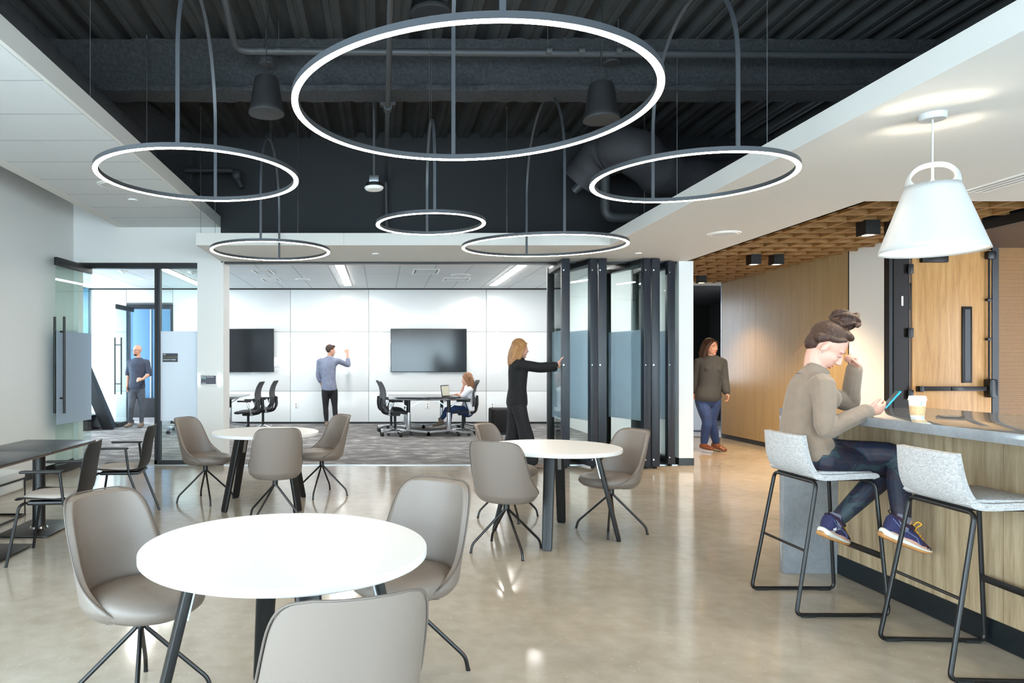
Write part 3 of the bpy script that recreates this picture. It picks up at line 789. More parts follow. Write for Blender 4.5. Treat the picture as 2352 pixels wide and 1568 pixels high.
# cone pendant over the bar
px, py_ = 3.10, 3.89
t = thing('cone_pendant_lamp', 'white metal cone pendant lamp hanging over the bar', 'pendant lamp', (px, py_, 0))
zb, zt_, zc = 2.011, 2.385, 2.50
rows = []
shade = MB()
n = 72
prof = [(.2535 - .128 * i / 10, zb + (zt_ - zb) * i / 10) for i in range(11)]
shade.lathe(prof, n=n)
# the crown: the shell goes on as two broad lugs that arch over an opening on either side
crown = MB(); rows = []
ca, sa = math.cos(-.65), math.sin(-.65)
for i in range(33):
    th = PI * i / 32; sn = math.sin(th); row = []
    w_ = .060 + .035 * (1 - sn) ** 4
    for k in range(13):
        v = w_ * (k / 6 - 1); x = math.copysign(abs(math.cos(th)) ** .85, math.cos(th)) * math.sqrt(max(0, .1255 ** 2 - v * v)); z = zt_ - .004 + (zc - zt_ + .004) * sn ** .75
        row.append(V((x * ca - v * sa, x * sa + v * ca, z)))
    rows.append(row)
crown.grid(rows)
me = baked(shade.mesh('shade'), [('SOLIDIFY', dict(thickness=.003, offset=0))], 'shade'); link('shade', me, M_('white_enamel'), t)
me = baked(crown.mesh('crown'), [('SOLIDIFY', dict(thickness=.003, offset=0))], 'crown'); link('crown', me, M_('white_enamel'), t)
MB().cyl((0, 0, zc), (0, 0, ZS - .03), .0045).build('cord', M_('white_enamel'), t)
MB().lathe([(0, ZS - .03), (.06, ZS - .034), (.066, ZS - .028), (.066, ZS), (0, ZS)]).build('canopy', M_('white_enamel'), t)
MB().lathe([(0, 2.23), (.03, 2.24), (.045, 2.28), (.03, 2.33), (.018, 2.36), (0, 2.365)], n=16).build('bulb', M_('lamp_glow'), t)
MB().lathe([(.018, 2.355), (.02, 2.40), (.006, 2.42), (.006, 2.5)], n=16).build('socket', M_('white_enamel'), t)
ld = bpy.data.lights.new('cone_pendant_lamp_light', 'POINT'); ld.energy = 11; ld.color = (1, .88, .7); ld.shadow_soft_size = .04
lo = bpy.data.objects.new('cone_pendant_lamp_light', ld); COL.objects.link(lo); lo.parent = t; lo.location = (0, 0, 2.2)
# linear lights of the meeting room
for X, lb in ((-3.97, 'linear ceiling light of the meeting room seen through the sidelight'), (-.73, 'linear ceiling light of the meeting room above the man at the whiteboard'), (2.48, 'linear ceiling light of the meeting room near the folded glass wall')):
    t = thing('linear_ceiling_light', lb, 'ceiling light', (X, 0, ZM), 0, 'linear ceiling lights')
    bx('housing', 'white_plastic', -.085, .085, 11.0, 15.3, -.012, .004, t)
    bx('diffuser', 'tube_glow', -.072, .072, 11.02, 15.28, -.02, -.004, t)
# black cube downlights under the wood grid
cubes = [(1731, 608, .14, 'black cube downlight of the middle pair nearer the white column'), (1783, 608, .14, 'black cube downlight of the middle pair nearer the wood wall'), (1611, 650, .13, 'small black cube downlight farthest along the corridor'),
         (1994, 541, .155, 'large black cube downlight over the white wall strip'), (2059, 540, .155, 'black cube downlight partly behind the cone lamp')]
for px, py, s, lb in cubes:
    zb = ZG - s * .95; Y = FPX * (zb - EYE) / (VY - py); c = P(px, py, Y)
    t = thing('cube_downlight', lb, 'downlight', (c.x, Y, zb), 0, 'cube downlights')
    h = s / 2; mb = MB().box(-h, h, -h, h, .01, s); mb.box(-h, -h + .01, -h, h, 0, .01).box(h - .01, h, -h, h, 0, .01).box(-h + .01, h - .01, -h, -h + .01, 0, .01).box(-h + .01, h - .01, h - .01, h, 0, .01)
    mb.build('housing', M_('black_metal'), t)
    MB().lathe([(0, .009), (h * .72, .009), (h * .72, .004), (0, .004)], n=24).build('lens', M_('spot_glow'), t)
    ld = bpy.data.lights.new('cube_downlight_light', 'SPOT'); ld.energy = 75; ld.color = (1, .74, .46); ld.spot_size = 1.9; ld.spot_blend = .7; ld.shadow_soft_size = .04
    lo = bpy.data.objects.new('cube_downlight_light', ld); COL.objects.link(lo); lo.parent = t; lo.location = (0, 0, -.01)
# ceiling bits
def disc(name, label, cat, px, py, Z, r, m='white_plastic', h=.012, group=None):
    Y = FPX * (Z - EYE) / (VY - py); c = P(px, py, Y)
    t = thing(name, label, cat, (c.x, Y, Z), 0, group)
    MB().lathe([(0, -h), (r * .78, -h), (r * .8, -h * .6), (r * .97, -h * .6), (r, 0), (0, 0)]).build('rim', M_(m), t)
    MB().lathe([(0, -h - .001), (r * .74, -h - .001), (r * .74, -h), (0, -h)]).build('grille', M_('tile_white' if m == 'white_plastic' else m), t)
    return t
disc('ceiling_speaker', 'round white ceiling speaker in the tile ceiling by the side wall', 'speaker', 262, 424, ZC, .17, group='ceiling speakers')
disc('ceiling_speaker', 'round white ceiling speaker in the soffit near the wood grid', 'speaker', 1663, 536, ZS, .17, group='ceiling speakers')
disc('sprinkler_cover', 'small round cover plate in the tile ceiling by the side wall', 'cover plate', 305, 458, ZC, .055, group='small cover plates')
disc('sprinkler_cover', 'small round cover plate in the soffit above the whiteboard', 'cover plate', 862, 582, ZS, .045, group='small cover plates')
disc('sprinkler_cover', 'small round cover plate in the soffit above the folded glass', 'cover plate', 1466, 581, ZS, .045, group='small cover plates')
disc('ceiling_speaker', 'round white ceiling speaker in the meeting room over the left table', 'speaker', 695, 641, ZM, .16, group='ceiling speakers')
disc('ceiling_speaker', 'round white ceiling speaker in the meeting room over the seated woman', 'speaker', 1058, 631, ZM, .2, group='ceiling speakers')
disc('ceiling_speaker', 'round white ceiling speaker seen through the open glass door', 'speaker', 335, 642, ZM, .17, group='ceiling speakers')
for px, py, lb in ((283, 622, 'white smoke detector dome seen through the open glass door'), (441, 624, 'white smoke detector dome seen through the sidelight')):
    Y = FPX * (ZM - EYE) / (VY - py); c = P(px, py, Y)
    t = thing('smoke_detector', lb, 'smoke detector', (c.x, Y, ZM)); MB().lathe([(0, -.045), (.03, -.042), (.06, -.025), (.085, -.012), (.085, 0), (0, 0)]).build('dome', M_('white_plastic'), t); MB().lathe([(0, -.05), (.02, -.05), (.02, -.042), (0, -.042)]).build('sensor', M_('white_plastic'), t)
def diffuser(label, pts, Z):
    c = [ (lambda Y: P(px, py, Y))(FPX * (Z - EYE) / (VY - py)) for px, py in pts]
    x0, x1 = min(p.x for p in c), max(p.x for p in c); y0, y1 = min(p.y for p in c), max(p.y for p in c)
    t = thing('air_diffuser', label, 'air vent', ((x0 + x1) / 2, (y0 + y1) / 2, Z), 0, 'square ceiling diffusers')
    a, b = (x1 - x0) / 2, (y1 - y0) / 2
    MB().box(-a, a, -b, -b + .03, -.014, 0).box(-a, a, b - .03, b, -.014, 0).box(-a, -a + .03, -b + .03, b - .03, -.014, 0).box(a - .03, a, -b + .03, b - .03, -.014, 0).build('frame', M_('white_plastic'), t)
    bx('plate', 'tile_white', -a + .06, a - .06, -b + .06, b - .06, -.012, -.004, t); bx('shadow_gap', 'reveal_grey', -a + .03, a - .03, -b + .03, b - .03, -.004, 0, t)
diffuser('square air diffuser in the meeting room ceiling above the left screen', [(575, 618), (632, 628)], ZM)
diffuser('square air diffuser in the meeting room ceiling above the right screen', [(950, 617), (1005, 628)], ZM)
diffuser('slim air diffuser behind the square one above the left screen', [(597, 638), (648, 645)], ZM)
diffuser('slim air diffuser behind the square one above the right screen', [(1020, 637), (1075, 644)], ZM)
# linear vent in the soffit
t = thing('linear_vent', 'white slot air vent in the soffit beside the cone lamp', 'air vent', (4.82, 4.2, ZS))
for k in range(4): bx('slat', 'white_plastic', -.10 + k * .06, -.065 + k * .06, -1.2, 1.45, -.006, 0, t)
for k in range(3): bx('slot', 'black_metal', -.065 + k * .06, -.04 + k * .06, -1.2, 1.43, -.003, 0, t)
# pendant speakers
for X, Y, zb, lb in ((P(612, 0, 5.4).x, 5.4, P(0, 262, 5.4).z, 'black bucket-shaped hanging speaker left of the largest ring'), (P(1381, 0, 5.4).x, 5.4, P(0, 276, 5.4).z, 'black bucket-shaped hanging speaker right of the largest ring')):
    t = thing('hanging_speaker', lb, 'speaker', (X, Y, zb), 0, 'hanging bucket speakers')
    MB().lathe([(.134, 0), (.138, .02), (.128, .05), (.098, .25), (.088, .28), (.06, .295), (0, .298)]).build('cabinet', M_('speaker_black'), t)
    MB().lathe([(0, -.006), (.09, -.006), (.112, 0), (.138, .0), (.138, .012), (0, .012)]).build('grille', M_('grille_dark'), t)
    top = ZD - zb
    MB().tube([(0, 0, .295), (.004, 0, .7), (-.003, 0, top)], .004, 6).build('suspension_cable', M_('chrome'), t)
    MB().tube(spline([(0, .01, .295), (.05, .02, .34), (.035, .02, .42), (.0, .01, .46), (.012, .01, .8), (.0, 0, top)], 6), .004, 6).build('signal_cable', M_('rubber'), t)
for px, py, lb in ((611, 150, 'small dark round spotlight in front of the beam beside the left speaker'), (1406, 146, 'small dark round spotlight in front of the beam beside the right speaker')):
    c = P(px, py, 6.36); t = thing('can_spotlight', lb, 'spotlight', c)
    MB().lathe([(0, 0), (.072, 0), (.078, .006), (.078, .11), (.03, .13), (0, .13)]).build('can', M_('duct_dark'), t); MB().cyl((0, 0, .13), (0, 0, ZD - c.z), .012).build('stem', M_('duct_dark'), t)
# wireless access point on a drop pole
c = P(859, 437, 7.3)
t = thing('access_point', 'white flat access point on a thin pole in the dark ceiling', 'access point', c)
MB().lathe([(0, 0), (.085, .004), (.102, .025), (.10, .034), (0, .036)]).build('cover', M_('white_plastic'), t)
MB().lathe([(0, .036), (.09, .036), (.085, .075), (0, .075)]).build('bracket', M_('plastic_black'), t); bx('junction_box', 'alu', -.05, .05, -.04, .04, .075, .15, t, .004)
MB().cyl((0, 0, .15), (0, 0, ZD - c.z), .014).build('pole', M_('pipe_dark'), t)
# pipes and ducts
t = thing('sprinkler_main', 'grey sprinkler pipe running across in front of the dark beam', 'pipe')
y, z = 6.2, P(0, 117, 6.2).z
pts = fillet([(P(537, 0, 6.0).x, 5.4, ZD), (P(537, 0, 6.0).x, 5.9, z + .05), (P(537, 0, 6.2).x + .02, y, z), (7.9, y + .05, z - .045)], .14, 8)
MB().tube(pts, .032, 14).build('pipe', M_('pipe_dark'), t)
for px in (600, 640, 1260, 1335, 1420):
    xx = P(px, 0, y).x; MB().tube([(xx - .025, y, z), (xx + .025, y, z)], .037, 14).build('coupling', M_('pipe_dark'), t)
for px in (640, 1258, 1420): xx = P(px, 0, y).x; MB().cyl((xx, y, z + .03), (xx, y, ZD), .004, n=6).build('hanger_rod', M_('pipe_dark'), t)
t = thing('branch_pipe', 'grey pipe running in depth under the dark beam', 'pipe')
z = 3.86; X = P(897, 0, FPX * (z - EYE) / VY).x
MB().tube([(X, REAR, z), (X, 9.0, z), ], .024, 12).build('pipe', M_('pipe_dark'), t)
MB().tube(fillet([(X, 9.0, z), (X, 9.35, z), (X + .02, 9.35, ZF + .1)], .1), .024, 12).build('drop', M_('pipe_dark'), t)
MB().cyl((X, 6.66, z), (X, 6.76, z), .04).box(X - .075, X + .075, 6.68, 6.74, z + .02, z + .05).build('clamp', M_('pipe_dark'), t)
MB().cyl((X, 6.71, z), (X, 6.71, 3.97), .01).build('hanger_rod', M_('pipe_dark'), t)
t = thing('electrical_conduit', 'thin grey conduit curving along the metal deck', 'conduit')
MB().tube(fillet([(P(553, 0, 4.9).x, 4.6, ZD - .04), (P(556, 0, 5.4).x, 5.2, ZD - .09), (P(600, 0, 5.6).x, 5.55, ZD - .12), (P(1000, 0, 5.6).x, 5.6, ZD - .12)], .2, 8), .016, 8).build('tube', M_('pipe_dark'), t)
for px in (630, 870): xx = P(px, 0, 5.58).x; MB().cyl((xx, 5.58, ZD - .12), (xx, 5.58, ZD), .005, n=6).build('strap', M_('pipe_dark'), t)
t = thing('spiral_duct', 'dark round spiral duct above the white tile ceiling edge', 'duct')
MB().cyl((-2.36, REAR, 3.50), (-2.36, 6.9, 3.50), .13, n=28).build('duct', M_('duct_dark'), t)
for k in range(16): MB().tube([(-2.36 + .1315 * math.cos(a), 2.0 + k * .31 + .1 * a / PI, 3.50 + .1315 * math.sin(a)) for a in np.linspace(0, 2 * PI, 20)], .003, 5).build('seam', M_('duct_dark'), t)
t = thing('flexible_duct', 'lumpy insulated duct behind the right ring light', 'duct')
def lump(path, rad, name):
    rows = []; pp = spline(path, 10); m_ = len(pp)
    mb = MB(); rr = [rad * (1 + .05 * math.sin(i * .9) + random.uniform(-.03, .03)) for i in range(m_)]
    mb.tube(pp, rr, 24); mb.build(name, M_('duct_wrap'), t)
lump([P(1335, 420, 8.9), P(1385, 360, 8.7), P(1450, 345, 8.4), P(1520, 395, 8.5), P(1640, 420, 8.7), P(1800, 400, 8.9)], .27, 'wrap')
t = thing('drain_pipe', 'grey elbow pipe below the lumpy insulated duct', 'pipe')
MB().tube(fillet([P(1318, 440, 8.8), P(1390, 372, 8.6), P(1391, 500, 8.6), P(1560, 500, 8.6)], .12, 8), .06, 14).build('pipe', M_('pipe_dark'), t)
MB().cyl(P(1480, 500, 8.6), V((P(1480, 0, 8.6).x, 8.6, ZD)), .008, n=6).build('hanger_rod', M_('pipe_dark'), t)
MB().tube([P(1462, 500, 8.6), P(1472, 500, 8.6)], .07, 14).build('coupling', M_('pipe_dark'), t)
t = thing('capped_pipe', 'short grey pipe with valve at the dark bulkhead', 'pipe')
MB().tube(fillet([P(400, 391, 9.1), P(535, 391, 9.1), P(545, 410, 9.1), P(556, 432, 9.1)], .06), .035, 10).build('pipe', M_('duct_dark'), t)
MB().ell(P(543, 402, 9.1), (.07, .06, .08)).build('valve', M_('duct_dark'), t)
wires = [(207, 'first thin hanger wire by the white tile ceiling edge'), (337, 'second thin hanger wire by the white tile ceiling edge'), (461, 'thin hanger wire at the end of the white fascia'), (494, 'thin hanger wire beside the dark bulkhead corner'),
         (684, 'thin hanger wire just left of the smallest ring light'), (1164, 'thin hanger wire between the two back ring lights'), (1555, 'thin hanger wire left of the right ring arch'), (1762, 'thin hanger wire above the right ring light')]
for px, lb in wires:
    Y = 2.20 * FPX / (VX - px) if px < 400 else (8.3 if px < 1500 else 2.80 * FPX / (px - VX) + .05)
    x = P(px, 0, Y).x
    t = thing('hanger_wire', lb, 'wire', (x, Y, 3.39 if px < 400 else ZF), 0, 'thin hanger wires'); h = ZD - t.location.z
    MB().cyl((0, 0, 0), (0, 0, h), .003, n=6).build('wire', M_('alu'), t); MB().cyl((0, 0, h - .03), (0, 0, h), .008, n=8).build('anchor', M_('alu'), t)
# ------------------------------------------------------------------ round tables
def round_table(label, X, Y, a0):
    t = thing('round_table', label, 'table', (X, Y, 0), 0, 'white round tables')
    top = MB().lathe([(0, .688), (.515, .688), (.52, .693), (.52, .715), (.517, .7185), (0, .7185)], n=96).build('tabletop', M_('laminate_white'), t)
    mb = MB()
    for k in range(4):
        a = math.radians(a0 + 90 * k); d = V((math.cos(a), math.sin(a), 0)); s = V((-d.y, d.x, 0))
        p0 = d * .325 + V((0, 0, .687)); p1 = d * .49
        ax = (p1 - p0).normalized(); nrm = s.cross(ax)
        leg = MB(); rows = []
        for p, w_, th in ((p0, .088, .036), (p0 + (p1 - p0) * .97, .076, .034), (p1, .064, .030)):
            r = []
            for q in range(16):
                b = 2 * PI * q / 16; c, sn = math.cos(b), math.sin(b)
                e = .45
                v = p + s * (w_ / 2 * math.copysign(abs(c) ** e, c)) + nrm * (th / 2 * math.copysign(abs(sn) ** e, sn)); v.z = max(0, v.z) if p is p1 else v.z
                r.append(v)
            rows.append(r)
        lg = leg.grid(rows, True, True).build('leg', M_('leg_wood'), t, sharp=40)
        q0 = p0 - d * .022 + (p1 - p0) * .02; q1 = p0 - d * .022 + (p1 - p0) * .30
        MB().bar(q0, q1, .03, .008, nrm).build('bracket', M_('alu'), lg)
        mb.bar(d * .05 + V((0, 0, .668)), d * .33 + V((0, 0, .668)), .05, .036)
    mb.build('underframe', M_('leg_wood'), t)
    return t
T1, T2, T3 = (-.352, 2.559), (1.40, 5.577), (-1.136, 6.82)
round_table('white round table nearest the camera', *T1, 20)
round_table('white round table between the three chairs beside the bar stools', *T2, -20.7)
round_table('white round table in front of the white column', *T3, -42)

# ------------------------------------------------------------------ swivel chairs (face +y)
def swivel_chair():
    t = thing('swivel_chair', '', 'chair', group='upholstered swivel chairs')
    zk = [.372, .38, .40, .43, .47, .52, .58, .66, .74, .79, .82, .833]
    fk = [60, 100, 118, 112, 96, 80, 70, 64, 58, 51, 41, 26]
    def shell(off):
        rows = []
        tt = spline(list(zip(zk, fk)), 3)
        for z, fm in tt:
            r = []
            h = max(0, z - .42)
            sh = 1.0 if z > .43 else .72 + .28 * ((z - .372) / .058) ** .5
            for i in range(29):
                ph = math.radians(fm) * (i / 14 - 1)
                ax, ay = (.236 - off) * sh, (.222 - off) * sh
                flat = min(1, h / .3)
                c = math.cos(ph); s_ = math.sin(ph)
                x = ax * (abs(s_) ** (1 - .12 * flat)) * (1 if s_ >= 0 else -1) * (1 + .02 * flat)
                y = -ay * c - h * .20 - (1 - c) * .02 * flat
                r.append(V((x, y, z)))
            rows.append(r)
        return rows
    out, inn = shell(0), shell(.03)
    mb = MB()
    n, m_ = len(out[0]), len(out)
    inn = [[V((p.x, p.y, p.z - (.012 if j > m_ - 4 else 0))) for p in r] for j, r in enumerate(inn)]
    mb.grid(out); k = len(mb.v); mb.grid([list(reversed(r)) for r in inn])
    O = lambda j, i: j * n + i
    I = lambda j, i: k + j * n + (n - 1 - i)
    for j in range(m_ - 1):
        mb.f.append((O(j, 0), I(j, 0), I(j + 1, 0), O(j + 1, 0))); mb.f.append((O(j, n - 1), O(j + 1, n - 1), I(j + 1, n - 1), I(j, n - 1)))
    for i in range(n - 1):
        mb.f.append((O(m_ - 1, i), I(m_ - 1, i), I(m_ - 1, i + 1), O(m_ - 1, i + 1))); mb.f.append((O(0, i), O(0, i + 1), I(0, i + 1), I(0, i)))
    me = baked(mb.mesh('backrest'), [('SUBSURF', dict(levels=1))], 'backrest'); link('backrest', me, M_('leather'), t)
    rim = [out[j][0] for j in range(3, m_)] + [out[-1][i] for i in range(1, n)] + [out[j][n - 1] for j in range(m_ - 2, 2, -1)]
    MB().tube([p * 1.0 + V((0, -.002, .002)) for p in rim], .0035, 6).build('piping', M_('leather_seam'), t)
    # seat cushion
    rows = []
    for z, k_ in ((.372, .30), (.374, .62), (.384, .86), (.405, .965), (.43, 1.0), (.452, .975), (.468, .90), (.477, .70), (.480, .4), (.481, .1)):
        r = []
        for i in range(40):
            a = 2 * PI * i / 40; c, s_ = math.cos(a), math.sin(a)
            x = .218 * k_ * math.copysign(abs(c) ** .85, c); y = (.255 if s_ > 0 else .20) * k_ * math.copysign(abs(s_) ** .9, s_)
            r.append(V((x, y + .012, z - .012 * max(0, s_) ** 2 * (1 if z > .42 else 0))))
        rows.append(r)
    MB().grid(rows, True, True).build('seat', M_('leather'), t, sharp=70)
    MB().cyl((0, 0, .31), (0, 0, .375), .024).cyl((0, 0, .30), (0, 0, .33), .017).build('stem', M_('black_metal'), t)
    for k_ in range(4):
        a = PI / 4 + PI / 2 * k_; d = V((math.cos(a), math.sin(a), 0))
        lg = MB().tube(fillet([d * .006 + V((0, 0, .345)), d * .016 + V((0, 0, .305)), d * .268 + V((0, 0, .062)), d * .28 + V((0, 0, .002))], .03, 5), .0095, 8).build('leg', M_('black_metal'), t)
        MB().cyl(d * .28, d * .28 + V((0, 0, .008)), .0105, n=10).build('glide', M_('rubber'), lg)
    return t
def face(v): return math.atan2(v[1], v[0]) - PI / 2      # turns a chair that faces +y towards v
proto = swivel_chair()
chairs = [((-.985, 2.84), (.86, -.5), 'taupe swivel chair at the nearest table with its back to the black armchairs'),
          ((.115, 3.09), (-.62, -.78), 'taupe swivel chair on the far side of the nearest table'),
          ((-.14, 1.90), (-.33, .95), 'taupe swivel chair nearest the camera seen from behind'),
          ((-1.774, 7.0), (.93, -.36), 'taupe swivel chair in front of the sidelight'),
          ((-.941, 6.157), (-.26, .97), 'taupe swivel chair seen from behind at the table by the column'),
          ((-.627, 7.335), (-.85, -.52), 'taupe swivel chair below the man at the whiteboard'),
          ((.929, 5.127), (.52, .85), 'taupe swivel chair seen from behind at the table near the bar stools'),
          ((1.90, 5.714), (-.93, -.37), 'taupe swivel chair between the round table and the folded glass wall'),
          ((1.147, 6.25), (.80, -.60), 'taupe swivel chair in front of the woman in black')]
for i, (p, d, lb) in enumerate(chairs): place(proto, i == 0, (p[0], p[1], 0), face(d), lb)

# ------------------------------------------------------------------ black armchairs, bistro tables, bench at the side wall
def arm_chair():
    t = thing('armchair', '', 'chair', group='black plastic armchairs')
    # one plastic shell: seat pan bending up into the back (faces +y)
    prof = spline([(.23, .428), (.20, .445), (.10, .44), (-.02, .432), (-.12, .432), (-.185, .455), (-.21, .52), (-.225, .62), (-.245, .73), (-.27, .83)], 4)
    rows = []
    for j, (y, z) in enumerate(prof):
        u = j / (len(prof) - 1); w_ = .215 + .02 * math.sin(u * PI) - .02 * u - (.03 if u > .97 else 0)
        rows.append([V((w_ * (i / 6 - 1), y + .025 * abs(i / 6 - 1) ** 2.5 * (1 if u > .5 else 0), z + .02 * abs(i / 6 - 1) ** 3 * (1 if u < .5 else 0))) for i in range(13)])
    me = baked(MB().grid(rows).mesh('shell'), [('SOLIDIFY', dict(thickness=.010, offset=0)), ('SUBSURF', dict(levels=1))], 'shell'); link('shell', me, M_('plastic_black'), t)
    rows = []
    for z, k in ((.440, .9), (.452, 1), (.462, .95), (.468, .6), (.468, .05)):
        rows.append([V((.195 * k * math.copysign(abs(math.cos(a)) ** .6, math.cos(a)), .03 + .185 * k * math.copysign(abs(math.sin(a)) ** .6, math.sin(a)), z)) for a in np.linspace(0, 2 * PI, 32, endpoint=False)])
    MB().grid(rows, True, True).build('seat_pad', M_('seat_fabric'), t, sharp=60)
    bx('underframe', 'black_metal', -.17, .17, -.17, .17, .40, .428, t, .01)
    for s in (-1, 1):
        MB().tube(fillet([(s * .17, .17, .42), (s * .21, .2, .405), (s * .25, .27, .0)], .04), .011, 8).build('leg', M_('black_metal'), t)
        MB().tube(fillet([(s * .25, -.26, .0), (s * .235, -.10, .42), (s * .245, -.075, .64)], .03), .011, 8).build('leg', M_('black_metal'), t)
        MB().box(s * .255 - .024, s * .255 + .024, -.10, .18, .636, .654).build('armrest', M_('plastic_black'), t, .008)
    return t
proto = arm_chair()
for i, (p, d, lb) in enumerate([((-2.31, 4.98), (-.96, -.12), 'black armchair with grey seat pad nearest the taupe chairs'), ((-2.33, 6.28), (-.96, -.1), 'black armchair with grey seat pad nearest the glass door')]):
    place(proto, i == 0, (p[0], p[1], 0), face(d), lb)
def bistro_table():
    t = thing('cafe_table', '', 'table', group='black rectangular cafe tables')
    bx('tabletop', 'tabletop_black', -.31, .31, -.405, .405, .692, .705, t, .003); bx('edge', 'table_edge', -.308, .308, -.403, .403, .68, .692, t)
    MB().lathe([(.062, .02), (.056, .035), (.05, .05), (.05, .68), (0, .68)], n=28).build('column', M_('black_metal'), t)
    MB().lathe([(.075, .012), (.062, .03), (0, .03)], n=28).build('collar', M_('chrome'), t)
    bx('base_plate', 'black_metal', -.215, .215, -.30, .30, .006, .016, t, .004)
    for a in (-1, 1):
        for b in (-1, 1): MB().cyl((a * .18, b * .26, 0), (a * .18, b * .26, .006), .02).build('glide', M_('foot_glide'), t)
    return t
proto = bistro_table()
for i, (p, lb) in enumerate([((-2.86, 5.79), 'black cafe table nearest the glass door'), ((-2.86, 4.965), 'black cafe table cut off by the picture edge')]): place(proto, i == 0, (p[0], p[1], 0), 0, lb)
t = thing('bench', 'white upholstered wall bench with thin black frame', 'bench', (-3.57, 5.4, 0))
bx('cushion', 'cushion_white', -.33, .32, -1.2, .93, .345, .418, t, .012); bx('lower_cushion', 'cushion_white', -.33, .315, -1.2, .925, .25, .335, t, .008)
for y in (-.6, .915):
    MB().tube([(-.33, y, .34), (-.33, y, .01), (.322, y, .01), (.322, y, .34), (-.33, y, .34)], .011, 6).build('frame', M_('black_metal'), t)
bx('rail', 'black_metal', .312, .326, -1.2, .93, .333, .347, t)
bx('floor_rail', 'black_metal', .312, .326, -1.2, .93, .002, .016, t)

# ------------------------------------------------------------------ bar
XB0, XB1, YB = 2.653, 3.64, 4.61
t = thing('bar_worktop', 'grey stone bar worktop with waterfall end', 'worktop')
bx('slab', 'stone', XB0, XB1, .9, YB, 1.04, 1.09, t, .002)
bx('waterfall_end', 'stone', XB0, XB1, YB - .05, YB, 0, 1.0395, t, .002)
t = thing('bar_cabinet', 'light oak veneer bar front under the stone worktop', 'bar')
for a, b in ((4.558, 3.35), (3.346, 2.1), (2.096, .9)): bx('panel', 'bar_wood', 3.01, 3.03, b, a, .127, 1.038, t)
bx('carcass', 'bar_wood', 3.03, 3.60, .92, 4.555, .02, 1.036, t)
bx('kick_plate', 'kick_black', 3.004, 3.012, .9, 4.558, .004, .127, t)
Y = 3.75; c = P(2107, 959, Y); c = V((c.x, Y, 1.09))
t = thing('coffee_cup', 'white paper coffee cup with brown sleeve and lid on the bar', 'cup', c)
MB().lathe([(0, 0), (.029, 0), (.030, .002), (.0395, .098), (0, .098)], n=40).build('cup', M_('paper_white'), t)
MB().lathe([(.0312, .014), (.0325, .014), (.0375, .064), (.0362, .064)], n=40).build('sleeve', M_('cup_sleeve'), t)
MB().lathe([(.041, .094), (.0425, .097), (.0425, .101), (.040, .104), (.0385, .116), (.036, .118), (.033, .114), (0, .113)], n=40).build('lid', M_('cup_lid'), t)
for a0, z0, z1, w_ in ((-1.9, .066, .092, .18), (-.75, .066, .090, .1), (-1.5, .001, .013, .1)):
    rows = [[V(((.0303 + .0095 * z / .098 + .0006) * math.cos(a), (.0303 + .0095 * z / .098 + .0006) * math.sin(a), z)) for a in np.linspace(a0 + sl, a0 + w_ + sl, 5)] for z, sl in ((z0, 0), (z1, .12))]
    MB().grid(rows).build('print_mark', M_('cup_green'), t)
c = P(2182, 957, .29 * FPX / 121); c.z = 1.09
t = thing('power_grommet', 'round polished power grommet set in the bar worktop', 'grommet', c)
MB().lathe([(.062, 0), (.064, .003), (.058, .005), (.052, .002), (0, .002)], n=40).build('ring', M_('chrome'), t); MB().lathe([(0, .002), (.045, .0045), (0, .005)], n=24).build('cap', M_('alu'), t)

# ------------------------------------------------------------------ bar stools (front towards +x)
def bar_stool():
    t = thing('bar_stool', '', 'stool', group='grey bar stools')
    prof = spline([(.20, .755), (.185, .768), (.05, .762), (-.09, .757), (-.145, .775), (-.175, .83), (-.19, .90), (-.20, .985)], 5)
    rows = []
    for j, (x, z) in enumerate(prof):
        u = j / (len(prof) - 1); hw = .212 - .05 * max(0, (u - .45) / .55) ** 1.2 * .6
        rows.append([V((x + (.018 * abs(q) ** 3 if u > .55 else 0), hw * q, z)) for q in np.linspace(-1, 1, 13)])
    me = baked(MB().grid(rows).mesh('shell'), [('SOLIDIFY', dict(thickness=.032, offset=0)), ('BEVEL', dict(width=.01, segments=3, limit_method='ANGLE')), ('SUBSURF', dict(levels=1))], 'shell')
    link('shell', me, M_('stool_fabric'), t)
    MB().box(-.13, .195, -.19, .19, .770, .788).build('seat_pad', M_('stool_fabric'), t, .008)
    bx('seat_plate', 'black_metal', -.12, .12, -.18, .18, .735, .742, t)
    for s in (-1, 1):
        y1, y0 = s * .20, s * .228
        MB().tube(fillet([(-.125, s * .10, .728), (-.125, y1, .728), (-.252, y0, .012), (.252, y0, .012), (.20, y1, .728), (.13, s * .10, .745)], .035, 6), .0105, 10).build('sled_frame', M_('black_metal'), t)
        for x in (-.19, .19): MB().box(x - .035, x + .035, y0 - .012, y0 + .012, 0, .012).build('glide', M_('rubber'), t, .003)
    MB().cyl((-.125, -.10, .728), (-.125, .10, .728), .0105, n=10).build('rear_rail', M_('black_metal'), t)
    MB().cyl((-.188, -.215, .355), (-.188, .215, .355), .008, n=8).build('stretcher', M_('black_metal'), t)
    MB().bar((.222, -.215, .33), (.222, .215, .33), .012, .034).build('footrest', M_('black_metal'), t, .003)
    return t
proto = bar_stool()
place(proto, True, (2.518, 4.005, 0), 0, 'grey fabric bar stool the woman in the sweater sits on')
place(proto, False, (2.728, 3.215, 0), math.radians(-3), 'empty grey fabric bar stool at the bar')

